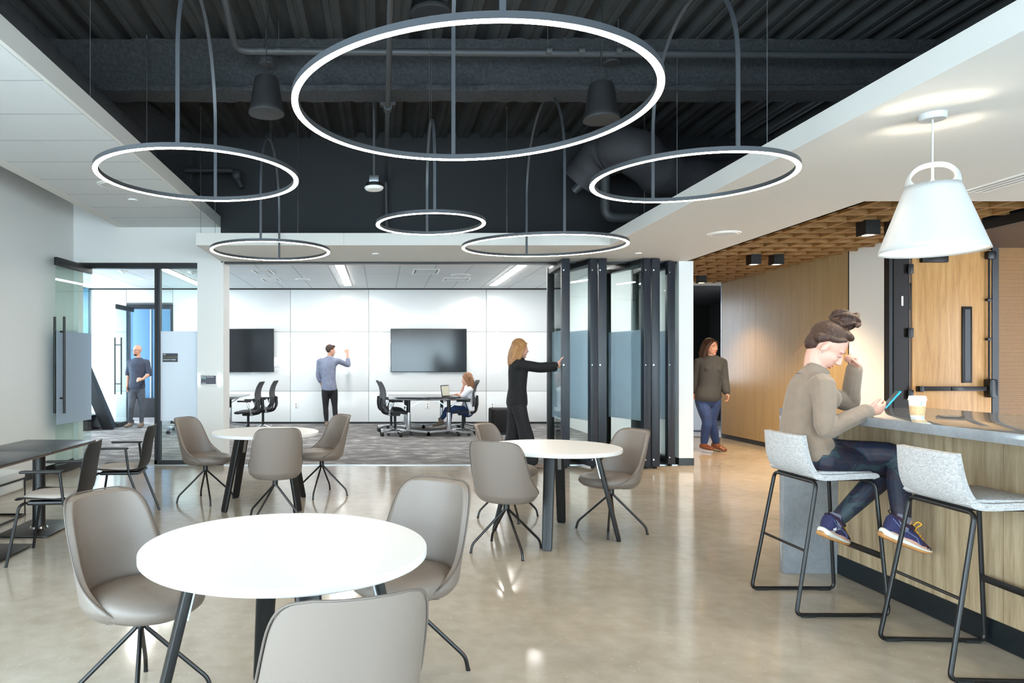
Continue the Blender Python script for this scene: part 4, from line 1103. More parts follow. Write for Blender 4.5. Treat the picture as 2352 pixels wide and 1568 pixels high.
# ------------------------------------------------------------------ folding glass wall
ZP = ZS - .012
def fold_panel(label, near, far):
    """near and far: plan points of the two ends; the panel stands between them"""
    near, far = V((*near, 0)), V((*far, 0)); d = far - near; L = d.length
    t = thing('folding_glass_panel', label, 'glass panel', near, math.atan2(d.y, d.x), 'folding glass wall panels')
    for a, m_ in ((0, 'frame_blue'), (L - .075, 'frame_black')):
        st = bx('stile', m_, a, a + .075, -.052, .052, .03, ZP, t, .004)
        if a == 0:
            for z in (.12, 1.37, 2.62): 
                for s in (1,): MB().cyl((-.004, s * .03, z), (.002, s * .03, z), .010, n=12).build('bolt', M_('hinge_silver'), st)
    bx('top_rail', 'frame_black', .075, L - .075, -.045, .045, ZP - .09, ZP, t, .003); bx('bottom_rail', 'frame_black', .075, L - .075, -.045, .045, .03, .13, t, .003)
    bx('pane', 'glass', .075, L - .075, -.006, .006, .13, ZP - .09, t)
    bx('frosted_band', 'film_clear', .076, L - .076, -.0085, -.0065, .62, 1.84, t)
    for a in (.04, L - .04): MB().cyl((a, -.02, .018), (a, .02, .018), .018, n=12).build('roller', M_('rubber'), t)
    return t
NY, FY = 9.13, 10.1
fp = [((2.44, NY), (2.47, FY)), ((2.812, NY), (2.59, FY)), ((2.922, NY), (3.16, FY)), ((3.516, NY), (3.27, FY)), ((3.627, NY), (3.70, FY)), ((3.93, 9.36), (3.81, FY + .1))]
fl = ['glass wall panel being pushed by the woman in black', 'second folding glass panel behind the pushed one', 'third folding glass panel hinged to the second', 'fourth folding glass panel in the middle of the stack', 'fifth folding glass panel hinged to the fourth', 'last folding glass panel against the narrow white column']
for (a, b), lb in zip(fp, fl): fold_panel(lb, a, b)

# ------------------------------------------------------------------ signs, screens, wall bits
S = lambda px, py, Y=F: P(px, py, Y)
a, b = S(370, 831), S(405, 811)
t = thing('room_sign', 'dark room sign reading 657 GROUP THINK on the sidelight', 'sign', (a.x, F + .064, a.z))
w_, h_ = b.x - a.x, b.z - a.z
bx('plate', 'signage', 0, w_, 0, .006, 0, h_, t, .001); bx('line', 'sign_line', .004, w_ - .002, -.001, .0005, h_ * .545, h_ * .575, t)
lettering('657', .026, M_('print_white'), t, (.008, -.001, h_ * .78)); lettering('GROUP THINK', .0265, M_('print_white'), t, (.008, -.001, h_ * .19))
a, b = S(458, 886), S(503, 859)
t = thing('booking_tablet', 'white room booking tablet with glowing edges on the column', 'tablet', (a.x, F - .0, a.z))
w_, h_ = b.x - a.x, b.z - a.z
bx('body', 'white_plastic', .012, w_ - .012, -.03, 0, .005, h_, t, .006)
bx('light_bar', 'tablet_glow', .0, .012, -.024, -.002, .004, h_ - .002, t); bx('light_bar', 'tablet_glow', w_ - .012, w_, -.024, -.002, .004, h_ - .002, t)
sc = bx('screen', 'tablet_screen', .03, w_ - .035, -.0315, -.03, .025, h_ - .02, t)
lettering('RHQ 657 - Group Think', .0165, M_('print_white'), sc, (.034, -.032, h_ - .042), bold=.0004); lettering('AVAILABLE', .014, M_('ink_green'), sc, (.034, -.032, h_ - .062)); lettering('1:40 PM', .019, M_('print_white'), sc, (.034, -.032, .031), bold=.0004)
c = S(497, 587)
t = thing('presence_sensor', 'small white sensor with coloured lights on the white column', 'sensor', (c.x, F - .03, c.z))
bx('case', 'white_plastic', -.035, .035, 0, .03, -.02, .02, t, .004)
for k in (-1, 0, 1): bx('indicator', 'led_red', -.022 + k * .012, -.016 + k * .012, -.001, .001, -.018, -.013, t)
def tv(label, px0, px1):
    a, b = P(px0, 854, BK), P(px1, 755, BK)
    t = thing('wall_screen', label, 'television', (a.x, BK - .08, a.z), 0, 'wall screens')
    w_, h_ = b.x - a.x, b.z - a.z
    bx('frame', 'tv_frame', 0, w_, 0, .05, 0, h_, t, .003); bx('screen', 'tv_screen', .012, w_ - .012, -.002, .001, .014, h_ - .012, t)
    bx('mount', 'plastic_black', w_ * .3, w_ * .7, .05, .078, h_ * .3, h_ * .7, t)
tv('large dark wall screen partly behind the white column', 456, 630); tv('large dark wall screen above the seated woman', 897, 1071)
for px, lb in ((680, 'white wall outlet left of the man at the whiteboard'), (1131, 'white wall outlet beside the black ottoman'), (982, 'white wall outlet seen below the conference table')):
    c = P(px, 931, BK)
    t = thing('wall_outlet', lb, 'outlet', (c.x, BK - .003, c.z), 0, 'wall outlets')
    bx('plate', 'white_plastic', -.045, .045, -.006, 0, -.07, .07, t, .002)
    for z in (-.03, .03): bx('socket', 'reveal_grey', -.014, .014, -.008, -.005, z - .014, z + .014, t, .003)
c = P(256, 860, BK); t = thing('light_switch', 'white light switch beside the back doorway', 'switch', (-6.05, BK - .003, 1.15)); bx('plate', 'white_plastic', -.04, .04, -.006, 0, -.06, .06, t, .002); bx('rocker', 'white_plastic', -.015, .015, -.010, -.006, -.03, .03, t, .002)
c = FL(1150, 1000); t = thing('ottoman', 'black square ottoman by the back wall', 'ottoman', (P(1165, 0, 13.6).x + .02, 13.7, 0.006))
bx('seat', 'ottoman', -.33, .33, -.3, .3, .05, .5, t, .03, None); bx('plinth', 'black_metal', -.3, .3, -.27, .27, 0, .05, t)

# ------------------------------------------------------------------ conference tables and task chairs
def conf_table(label, X0, X1, Y0, Y1):
    t = thing('conference_table', label, 'table', ((X0 + X1) / 2, (Y0 + Y1) / 2, .006), 0, 'folding conference tables')
    a, b = (X1 - X0) / 2, (Y1 - Y0) / 2
    bx('tabletop', 'conference_top', -a + .002, a - .002, -b, b, .695, .722, t, .003)
    for y in (-b + .28, b - .28):
        lg = MB().lathe([(.042, .10), (.042, .45), (0, .45)], (0, y, 0), 20).build('leg', M_('chrome'), t)
        MB().cyl((0, y, .45), (0, y, .69), .034).build('sleeve', M_('black_metal'), lg)
        for s in (-1, 1):
            MB().bar((s * .02, y, .11), (s * .40 * a / .38, y, .07), .05, .03).build('foot', M_('chrome'), lg); MB().bar((s * .04, y, .56), (s * .24, y, .69), .03, .02).build('strut', M_('alu'), lg)
            MB().cyl((s * .38 * a / .38, y - .02, .035), (s * .38 * a / .38, y + .02, .035), .035).build('caster', M_('plastic_black'), lg)
    bx('beam', 'black_metal', -.03, .03, -b + .3, b - .3, .66, .694, t)
xa, xm, xb = P(893, 0, 13.0).x, P(986, 0, 13.0).x, P(1081, 0, 13.0).x
conf_table('dark conference table under the wall screen away from the seated woman', xa, xm, 12.95, 15.05); conf_table('dark conference table where the seated woman works', xm, xb, 12.95, 15.05)
conf_table('dark conference table partly hidden by the white column', -3.6, -2.84, 12.95, 15.05)
def task_chair():
    t = thing('task_chair', '', 'chair', group='task chairs')      # faces +y
    back = []
    for y, z, hw in spline([(-.16, .50, .13), (-.225, .58, .20), (-.235, .70, .225), (-.225, .80, .225), (-.25, .92, .205), (-.30, 1.02, .18), (-.315, 1.04, .15)], 4):
        back.append([V((hw * q, y + .05 * q * q, z)) for q in np.linspace(-1, 1, 11)])
    me = baked(MB().grid(back).mesh('backrest'), [('SOLIDIFY', dict(thickness=.022, offset=0)), ('SUBSURF', dict(levels=1))], 'backrest'); link('backrest', me, M_('mesh_grey'), t)
    MB().tube(spline([(0, -.05, .40), (0, -.22, .44), (0, -.27, .56), (0, -.265, .72)], 5), .024, 8).tube(spline([(-.16, -.1, .42), (-.2, -.24, .5), (-.2, -.25, .7)], 5), .014, 8).tube(spline([(.16, -.1, .42), (.2, -.24, .5), (.2, -.25, .7)], 5), .014, 8).build('back_frame', M_('black_metal'), t)
    rows = []
    for z, k in ((.435, .7), (.442, .95), (.462, 1), (.482, .93), (.49, .6), (.49, .05)):
        rows.append([V((.245 * k * math.copysign(abs(math.cos(a)) ** .7, math.cos(a)), .02 + .24 * k * math.copysign(abs(math.sin(a)) ** .7, math.sin(a)), z - .03 * max(0, math.sin(a)) ** 3)) for a in np.linspace(0, 2 * PI, 32, endpoint=False)])
    MB().grid(rows, True, True).build('seat', M_('mesh_grey'), t, sharp=60)
    bx('tilt_mechanism', 'black_metal', -.09, .09, -.12, .1, .38, .435, t, .015)
    for s in (-1, 1):
        ar = MB().bar((s * .235, -.12, .40), (s * .275, -.04, .655), .05, .03).bar((s * .10, -.08, .41), (s * .24, -.12, .41), .05, .03).build('arm', M_('chrome'), t, .006)
        MB().box(s * .275 - .04, s * .275 + .04, -.12, .14, .655, .685).build('arm_pad', M_('plastic_black'), ar, .01)
    MB().cyl((0, 0, .11), (0, 0, .39), .026).build('gas_column', M_('plastic_black'), t)
    for k in range(5):
        a = PI / 2 + 2 * PI * k / 5; d = V((math.cos(a), math.sin(a), 0))
        lg = MB().bar(d * .02 + V((0, 0, .125)), d * .32 + V((0, 0, .085)), .042, .03).build('base_arm', M_('chrome'), t, .006)
        s = V((-d.y, d.x, 0)); c = d * .31 + V((0, 0, .032))
        MB().cyl(c - s * .026, c - s * .008, .032, n=14).cyl(c + s * .008, c + s * .026, .032, n=14).cyl(c, c + V((0, 0, .05)), .009, n=8).build('caster', M_('plastic_black'), lg)
    return t
proto = task_chair()
tcs = [((.27, 13.35), (1, .02), 'grey task chair at the near left corner of the double conference table'), ((.21, 14.25), (1, .02), 'grey task chair second in line at the double conference table'), ((1.60, 13.5), (-1, .06), 'grey task chair the seated woman in the white shirt sits on'),
       ((-2.56, 13.35), (-1, .05), 'grey task chair beside the white column nearer the camera'), ((-2.42, 14.2), (-1, .05), 'grey task chair beside the white column nearer the back wall'), ((-4.12, 13.9), (-.2, -1), 'grey task chair whose base shows under the sidelight film'), ((1.75, 14.5), (-1, 0), 'grey task chair beyond the seated woman')]
for i, (p, d, lb) in enumerate(tcs): place(proto, i == 0, (p[0], p[1], .006), face(d), lb)
t = thing('laptop', 'open dark laptop on the conference table', 'laptop', (P(1030, 0, 13.35).x, 13.35, .728), -.55)
bx('base', 'laptop', -.05, .22, -.17, .17, 0, .02, t, .004)
M = Matrix.Translation((-.05, 0, .015)) @ Matrix.Rotation(math.radians(-8), 4, 'Y') 
sc = MB().box(-.008, .004, -.17, .17, 0, .235, M).build('screen', M_('laptop'), t, .003)
MB().box(.004, .0055, -.155, .155, .03, .215, M).build('page', M_('laptop_page'), sc)
# ------------------------------------------------------------------ people
UP = V((0, 0, 1))
def lerp(a, b, t): return V(a) * (1 - t) + V(b) * t
def limb(mb, pts, rads, k=4, n=12):
    """smooth tapering limb with rounded ends"""
    sp = spline([(*p, r) for p, r in zip(pts, rads)], k)
    P_ = [V(q[:3]) for q in sp]; R_ = [max(.004, q[3]) for q in sp]
    d0 = (P_[0] - P_[1]).normalized(); d1 = (P_[-1] - P_[-2]).normalized()
    pre = [(P_[0] + d0 * R_[0] * c, R_[0] * s_) for c, s_ in ((.95, .3), (.7, .7), (.35, .94))]
    post = [(P_[-1] + d1 * R_[-1] * c, R_[-1] * s_) for c, s_ in ((.35, .94), (.7, .7), (.95, .3))]
    allp = pre + list(zip(P_, R_)) + post
    mb.tube([p for p, r in allp], [r for p, r in allp], n)
def frame3(x, y, z): return Matrix((x, y, z)).transposed()
def hand(mb, wr, d, nrm, thumb, curl=.35, s=1.0, spread=.12, curls=None, thumb_in=.3):
    """palm and five fingers; d = direction, nrm = out of the palm, thumb = towards the thumb side"""
    d = V(d).normalized(); nrm = (V(nrm) - d * V(nrm).dot(d)).normalized(); th = nrm.cross(d)
    if th.dot(V(thumb)) < 0: th = -th
    wr = V(wr); pc = wr + d * .048 * s
    mb.ell(pc, (.05 * s, .039 * s, .0145 * s), frame3(d, th, nrm), 14, 10)
    limb(mb, [wr - d * .02 * s, wr + d * .02 * s], [.024 * s, .026 * s])
    L = (.068, .076, .070, .055); B = (.027, .009, -.009, -.026)
    for i in range(4):
        cu = (curls or [curl] * 4)[i]
        base = wr + d * (.088 - .006 * abs(i - 1.2)) * s + th * B[i] * s
        dirv = (d + th * spread * (1.5 - i) * .5).normalized(); p = base - dirv * .018 * s; pts = [p]; p = base; pts.append(p); a = 0
        for seg, fr in enumerate((.45, .32, .26)):
            a += cu * (1.0, 1.25, .8)[seg]
            dv = dirv * math.cos(a) + nrm * math.sin(a)
            p = p + dv * L[i] * fr * s; pts.append(p)
        limb(mb, pts, [.0092 * s, .0092 * s, .0085 * s, .0078 * s, .0068 * s], 3, 10)
    b = wr + d * .022 * s + th * .024 * s
    t1 = b + (d * .62 + th * .75 + nrm * .25 * thumb_in).normalized() * .038 * s
    t2 = t1 + (d * .85 + th * (.45 - thumb_in * .6) + nrm * thumb_in).normalized() * .032 * s
    t3 = t2 + (d * .9 + th * (.2 - thumb_in * .7) + nrm * thumb_in).normalized() * .026 * s
    limb(mb, [b, t1, t2, t3], [.014 * s, .0118 * s, .0098 * s, .0078 * s], 3, 10)
def head(mb, c, f, u, s=1.0, neck=None):
    f = V(f).normalized(); u = (V(u) - f * V(u).dot(f)).normalized(); r = f.cross(u); M3 = frame3(f, r, u)
    at = lambda a, b, e: V(c) + (f * a + r * b + u * e) * s
    mb.ell(at(-.015, 0, .030), (.096 * s, .076 * s, .092 * s), M3, 20, 14)
    mb.ell(at(.022, 0, -.035), (.068 * s, .062 * s, .078 * s), M3, 20, 14)
    mb.ell(at(.030, 0, -.078), (.050 * s, .045 * s, .034 * s), M3, 16, 10)
    mb.ell(at(.066, 0, -.103), (.021 * s, .022 * s, .019 * s), M3)
    limb(mb, [at(.075, 0, .022), at(.092, 0, -.004), at(.106, 0, -.028)], [.009 * s, .0105 * s, .0125 * s])
    for q in (-1, 1):
        mb.ell(at(.097, q * .011, -.033), (.010 * s, .008 * s, .008 * s), M3)
        mb.ell(at(.058, q * .036, -.026), (.026 * s, .022 * s, .020 * s), M3)
        mb.ell(at(.070, q * .030, .026), (.014 * s, .026 * s, .010 * s), M3)
        mb.ell(at(-.010, q * .077, -.010), (.018 * s, .008 * s, .031 * s), M3)
    mb.ell(at(.077, 0, -.064), (.013 * s, .026 * s, .012 * s), M3)
    if neck is not None: limb(mb, [neck, lerp(neck, at(-.03, 0, -.05), .6), at(-.025, 0, -.03)], [.054 * s, .048 * s, .050 * s])
    return at, M3
def face_parts(body, at, M3, s=1.0, smile=False, brow='brow', glasses=False):
    f, r, u = M3.col[0], M3.col[1], M3.col[2]
    for q in (-1, 1):
        e = MB().ell(at(.0755, q * .031, .002), (.009 * s, .013 * s, (.0052 if smile else .007) * s), M3, 14, 10).build('eye', M_('eye_white'), body)
        MB().ell(at(.0815, q * .031, .001), (.0035 * s, .006 * s, .006 * s), M3, 12, 8).build('iris', M_('iris'), e)
        lid = .0035 if not smile else .0005
        MB().ell(at(.0765, q * .031, .007 - (.0035 if smile else 0)), (.0095 * s, .0155 * s, .0065 * s), M3, 14, 10).build('eyelid', body.data.materials[0], body)
        MB().tube([at(.079, q * .019, lid), at(.0845, q * .030, lid), at(.0765, q * .042, lid)], .0012 * s, 6).build('eyelash', M_('brow'), body)
        MB().tube([at(.0835, q * .014, .025), at(.083, q * .03, .031), at(.071, q * .046, .026)], [.0018 * s, .0024 * s, .0012 * s], 6).build('eyebrow', M_(brow), body)
    w_ = .027 if smile else .022; up_ = .007 if smile else 0
    ms = MB().tube([at(.076, -w_, -.059 + up_), at(.088, -.011, -.060), at(.0915, 0, -.0585), at(.088, .011, -.060), at(.076, w_, -.059 + up_)], [.0018 * s, .0036 * s, .0032 * s, .0036 * s, .0018 * s], 8)
    ms.tube([at(.076, -w_, -.060 + up_), at(.084, -.012, -.072), at(.087, 0, -.074), at(.084, .012, -.072), at(.076, w_, -.060 + up_)], [.0018 * s, .004 * s, .0046 * s, .004 * s, .0018 * s], 8)
    lp = ms.build('lips', M_('lip'), body)
    if smile: MB().ell(at(.080, 0, -.0645), (.010 * s, .020 * s, .0055 * s), M3).build('teeth', M_('teeth'), lp)
    if glasses:
        g = MB()
        for q in (-1, 1):
            g.tube([at(.102, q * .032 + .021 * math.cos(a), .004 + .017 * math.sin(a)) for a in np.linspace(0, 2 * PI, 16, endpoint=False)], .0025 * s, 5, closed=True)
            g.tube([at(.10, q * .053, .008), at(.05, q * .075, .008), at(-.01, q * .079, .004)], .002 * s, 5)
        g.tube([at(.104, -.011, .006), at(.106, 0, .008), at(.104, .011, .006)], .002 * s, 5); g.build('glasses', M_('black_metal'), body)
def torso(mb, J, g=0.0, fem=True, s=1.0, low=-.10, top=True):
    sd = J.get('sd') or J['f'].cross(UP).normalized(); sh = (J['shR'] - J['shL']).normalized()
    ax = (J['chest'] - J['pel']).normalized()
    def fr(side, axis): return axis.cross(side).normalized()
    waist = J.get('waist') or lerp(J['pel'], J['chest'], .48)
    ax2 = (J['nb'] - J['chest']).normalized()
    R = [(J['pel'] + ax * low * s, sd, fr(sd, ax), .13 * s + g, .105 * s + g), (J['pel'], sd, fr(sd, ax), (.168 if fem else .16) * s + g, .122 * s + g),
         (lerp(J['pel'], waist, .55), sd, fr(sd, ax), (.15 if fem else .15) * s + g, .112 * s + g),
         (waist, sd, fr(sd, ax), (.124 if fem else .142) * s + g, .102 * s + g),
         (J['chest'], sh, fr(sh, ax), (.142 if fem else .165) * s + g, .112 * s + g),
         (lerp(J['chest'], J['nb'], .5), sh, fr(sh, ax2), (.148 if fem else .172) * s + g, .098 * s + g)]
    if top:
        R += [(lerp(J['chest'], J['nb'], .84), sh, fr(sh, ax2), .105 * s + g, .074 * s + g), (J['nb'] + ax2 * .01, sh, fr(sh, ax2), .055 * s + g, .055 * s + g)]
    rr = []
    for a in spline([(*r[0], r[3], r[4]) for r in R], 4): rr.append(a)
    k = len(rr); out = []
    for i, a in enumerate(rr):
        q = i / (k - 1) * (len(R) - 1); j = min(int(q), len(R) - 2); t = q - j
        out.append((V(a[:3]), lerp(R[j][1], R[j + 1][1], t), lerp(R[j][2], R[j + 1][2], t), a[3], a[4]))
    mb.loft(out, 20)
def foot_shape(mb, an, d, s=1.0, up=UP, g=0.0):
    d = V(d).normalized(); u = (V(up) - d * V(up).dot(d)).normalized(); r = d.cross(u)
    an = V(an); R = []
    for x, z, a, b in ((-.062, -.045, .022, .022), (-.055, -.045, .032, .036), (-.02, -.04, .036, .044), (.03, -.048, .038, .038), (.08, -.058, .043, .028), (.13, -.064, .043, .022), (.165, -.068, .034, .017), (.182, -.070, .018, .012)):
        R.append((an + (d * x + u * z) * s, r, u, a * s + g, b * s + g))
    mb.loft(R, 14)
    limb(mb, [an + u * .03 * s, an - u * .02 * s], [.036 * s + g, .036 * s + g])
def person(label, J, fem=True, s=1.0, voxel=.011, top=None, bottoms=None, shoes=None, sleeve=.92, hairdo=None, smile=False, skin='skin', hands=None, wide=1.0, glasses=False, hem=-.06, loc=None, crop=None, face_up=None):
    """J: joints in world space. The body is one continuous mesh; hair and clothes are its children."""
    J = {k: (V(v) if not isinstance(v, (int, float)) else v) for k, v in J.items()}
    for q in 'LR': J['sh' + q] = J['sh' + q] - UP * (.022 if not fem else .008)
    mb = MB()
    at, M3 = head(mb, J['hd'], J['hf'], J['hu'], s * J.get('hs', 1.0), J['nb'])
    torso(mb, J, -.022, fem, s)
    for q in 'LR':
        limb(mb, [J['sh' + q], lerp(J['sh' + q], J['el' + q], .5), J['el' + q], lerp(J['el' + q], J['wr' + q], .35), J['wr' + q]], [.050 * s, .043 * s, .036 * s, .036 * s, .025 * s])
        hd_, hn, ht, kw = hands[q]
        hand(mb, J['wr' + q], hd_, hn, ht, s=s * (.92 if fem else 1.02), **kw)
        limb(mb, [J['hip' + q], lerp(J['hip' + q], J['kn' + q], .5), J['kn' + q], lerp(J['kn' + q], J['an' + q], .35), J['an' + q]], [.082 * s, .074 * s, .053 * s, .052 * s, .034 * s])
        foot_shape(mb, J['an' + q], J['ft' + q], s * .96, J.get('fu' + q, UP))
    body = link('person', fused(mb, voxel, 3, 'person'), M_(skin))
    tag(body, label, 'person')
    face_parts(body, at, M3, s * J.get('hs', 1.0), smile, glasses=glasses)
    # top
    m_, sleeves_g = top[0], top[1]
    mb = MB(); torso(mb, J, sleeves_g, fem, s, hem)
    for q in 'LR': limb(mb, [lerp(J['nb'], J['sh' + q], .12) - UP * .03, lerp(J['nb'], J['sh' + q], .6) - UP * .018, J['sh' + q]], [.045 * s, .050 * s, .050 * s + sleeves_g * .4])
    if fem:
        fr = (J['nb'] - J['chest']).cross(J['shR'] - J['shL']).normalized()
        if fr.dot(J['f']) < 0: fr = -fr
        sh = (J['shR'] - J['shL']).normalized()
        for q in (-1, 1): mb.ell(J['chest'] + fr * .078 * s + sh * q * .066 * s + UP * .015, (.062 * s, .066 * s, .068 * s), None, 16, 12)
    for q in 'LR':
        e = J['el' + q]; w_ = lerp(J['sh' + q], e, sleeve / .5) if sleeve <= .5 else lerp(e, J['wr' + q], (sleeve - .5) / .5)
        pts = [lerp(J['sh' + q], J['chest'], .22), J['sh' + q], lerp(J['sh' + q], e, .5), e, lerp(e, J['wr' + q], .4), J['wr' + q]]
        rad = [.07, .056, .050, .043, .042, .033]
        if sleeve <= .55: pts = pts[:3] + [w_]; rad = [.06, .054, .052, .050]
        else: pts[-1] = w_; rad[-1] = .030 + .008
        if 0.55 < sleeve < .8: pts = pts[:4] + [w_]; rad = rad[:4] + [.042]
        limb(mb, pts, [r * s + sleeves_g * .55 for r in rad])
    garment = link(top[2], fused(mb, voxel, 3, top[2]), M_(m_), body)
    # bottoms
    mb = MB()
    sd = J.get('sd') or J['f'].cross(UP).normalized()
    mb.ell(J['pel'], (.165 * s + .008, .128 * s + .008, .16 * s), frame3(sd, J['f'].normalized(), UP), 20, 14)
    for q in 'LR':
        end = lerp(J['kn' + q], J['an' + q], bottoms[2])
        limb(mb, [lerp(J['hip' + q], J['pel'], .25), J['hip' + q], lerp(J['hip' + q], J['kn' + q], .5), J['kn' + q], lerp(J['kn' + q], J['an' + q], .4), end],
             [x * s + bottoms[1] for x in (.095, .092, .080, .060 * wide, .057 * wide, .042 * wide ** 1.6)])
    link(bottoms[3], fused(mb, voxel, 3, bottoms[3]), M_(bottoms[0]), body)
    if shoes:
        for q in 'LR':
            mb = MB(); foot_shape(mb, J['an' + q], J['ft' + q], s, J.get('fu' + q, UP), .008)
            link('shoe', fused(mb, max(.006, voxel * .7), 2, 'shoe'), M_(shoes), body)
    if hairdo: hairdo(body, at, M3, s * J.get('hs', 1.0), voxel)
    return body, at, M3, garment
def hair_cap(mb, at, M3, s, big=1.0, low=True):
    mb.ell(at(-.030, 0, .044), (.100 * s * big, .083 * s * big, .094 * s * big), M3, 20, 14)
    if low: mb.ell(at(-.062, 0, -.005), (.058 * s * big, .070 * s * big, .075 * s * big), M3, 20, 14)
def hair_long(m_, down, back, side_drop=.14):
    def f(body, at, M3, s, voxel):
        mb = MB(); hair_cap(mb, at, M3, s, 1.03)
        for q in (-1, 1):
            p = [at(.045, q * .055, .075), at(.02, q * .082, .03), at(-.02, q * .088, -.06), at(-.045, q * .088, -.06) - UP * side_drop * .6, at(-.05, q * .07, -.06) - UP * side_drop]
            limb(mb, p, [.020 * s, .026 * s, .032 * s, .03 * s, .014 * s])
        p0 = at(-.075, 0, .02); b = V(back)
        for o in (-.05, 0, .05):
            oo = M3.col[1] * o
            limb(mb, [p0 + oo, p0 + oo + b * .03 - UP * .09, p0 + oo * 1.1 + b * .045 - UP * down * .6, p0 + oo * .8 + b * .05 - UP * down], [.05 * s, .052 * s, .045 * s, .014 * s])
        link('hair', fused(mb, voxel * .8, 3, 'hair'), M_(m_), body)
    return f
def hair_short(m_):
    def f(body, at, M3, s, voxel):
        mb = MB(); hair_cap(mb, at, M3, s, 1.0, False)
        mb.ell(at(-.05, 0, .02), (.066 * s, .078 * s, .075 * s), M3); mb.ell(at(.045, 0, .098), (.05 * s, .06 * s, .030 * s), M3)
        link('hair', fused(mb, voxel * .6, 2, 'hair'), M_(m_), body)
    return f
def hair_bald(m_):
    def f(body, at, M3, s, voxel):
        mb = MB(); mb.ell(at(.058, 0, -.088), (.036 * s, .040 * s, .028 * s), M3); mb.ell(at(.082, 0, -.052), (.012 * s, .026 * s, .006 * s), M3)
        link('beard', fused(mb, voxel * .5, 1, 'beard'), M_(m_), body)
    return f

# ---- woman at the bar (faces +x; camera sees her right side)
J = dict(pel=(2.475, 4.0, .865), waist=(2.440, 4.0, 1.02), chest=(2.478, 4.0, 1.185), nb=(2.505, 4.0, 1.335), f=(1, 0, 0),
         shR=(2.452, 3.838, 1.268), shL=(2.545, 4.155, 1.268), elR=(2.420, 3.765, 1.025), wrR=(2.690, 3.835, 1.118), elL=(2.865, 4.235, 1.140), wrL=(2.828, 4.135, 1.352),
         hipR=(2.50, 3.90, .845), hipL=(2.50, 4.09, .86), knR=(2.885, 3.925, .790), anR=(2.612, 3.985, .470), knL=(2.845, 3.815, .872), anL=(2.785, 3.70, .520),
         hd=(2.563, 3.985, 1.478), hf=(.673, -.314, -.669), hu=(.606, -.283, .743), ftR=(.80, .42, -.32), fuR=(.38, 0, .92), ftL=(.90, -.06, -.38), fuL=(.38, 0, .92), hs=1.06)
def bun(body, at, M3, s, voxel):
    mb = MB(); mb.ell(at(-.032, 0, .052), (.092 * s, .082 * s, .083 * s), M3, 20, 14)
    mb.ell(at(-.058, 0, .0), (.052 * s, .066 * s, .068 * s), M3, 20, 14)
    for q in (-1, 1):
        limb(mb, [at(.040, q * .058, .078), at(.010, q * .076, .050), at(-.025, q * .079, .040), at(-.06, q * .068, .015)], [.010 * s, .011 * s, .014 * s, .03 * s])
    mb.ell(at(.030, 0, .108), (.045, .056, .025), M3)
    limb(mb, [at(.0, 0, .11), lerp(at(.01, 0, .12), (2.665, 3.985, 1.60), .9)], [.036, .022])
    h = link('hair', fused(mb, .0055, 3, 'hair'), M_('hair_dark'), body)
    c = V((2.668, 3.985, 1.622)); b2 = MB()
    random.seed(3)
    b2.ell(c, (.052, .05, .046))
    for k in range(16):
        a0 = random.uniform(0, 2 * PI); tl = random.uniform(-.5, .5); pts = []
        rr = random.uniform(.040, .068)
        for i in range(9):
            a = a0 + i * .42; pts.append(c + V((rr * math.cos(a) * 1.1, rr * math.sin(a), 0.075 * tl + .026 * math.sin(a * 1.3 + k))))
        limb(b2, pts, [.006] + [.011] * 7 + [.005], 2, 8)
    link('bun', fused(b2, .004, 1, 'bun'), M_('hair_dark'), h)
    for k in range(5):
        p = at(-.088, .02 * (k - 2), -.05); b3 = spline([p, p + V((-.03, -.01, -.025)), p + V((-.055 - .01 * k, -.01, -.05 - .01 * k))], 4)
        MB().tube(b3, .0009, 4).build('loose_strand', M_('hair_brown'), h)
H = dict(R=((1, -.03, .12), (0, .9, .45), (0, .35, 1), dict(curls=[.42, .5, .55, .6], thumb_in=.55)), L=((-.30, -.28, .92), (-.95, .0, -.3), (0, -1, .2), dict(curl=1.05, thumb_in=.6)))
body, at, M3, sw = person('woman in a taupe turtleneck sweater sitting at the bar with a phone', J, True, 1.0, .0058, ('sweater', .012, 'sweater'), ('camo', .002, .90, 'leggings'), None, .99, bun, True, 'skin_pale', H, hem=-.085)
# turtleneck, hem seam, socks, shoes, earring, ring
nb = V((2.522, 3.99, 1.362)); ax = V((.50, -.04, .86)).normalized()
rows = []
for k, (t_, r) in enumerate(((-.085, .082), (-.062, .072), (-.045, .066), (-.036, .0695), (-.024, .0655), (-.014, .0675), (-.002, .065), (.002, .055))):
    c = nb + ax * t_; e1 = ax.cross(V((0, 1, 0))).normalized(); e2 = ax.cross(e1)
    rows.append([c + e1 * r * math.cos(a) + e2 * r * .95 * math.sin(a) for a in np.linspace(0, 2 * PI, 28, endpoint=False)])
MB().grid(rows, True).build('turtleneck', M_('sweater'), sw, sharp=180)
for q in 'RL':
    d = V(J['el' + q]) - V(J['wr' + q]); d.normalize(); c = V(J['wr' + q]); MB().tube([c - d * .012, c + d * .03, c + d * .045], [.036, .038, .041], 16).build('cuff', M_('sweater'), sw, sharp=180)
MB().ell(at(-.002, .083, -.040), (.005, .005, .005)).build('earring', M_('chrome'), body)
wl_ = V(J['wrL']); MB().tube([wl_ + V((-.045, -.03, .075)) + V((.012 * math.cos(a), .004 * math.sin(a), .012 * math.sin(a))) for a in np.linspace(0, 2 * PI, 12, endpoint=False)], .002, 5, closed=True).build('finger_ring', M_('ring_gold'), body)
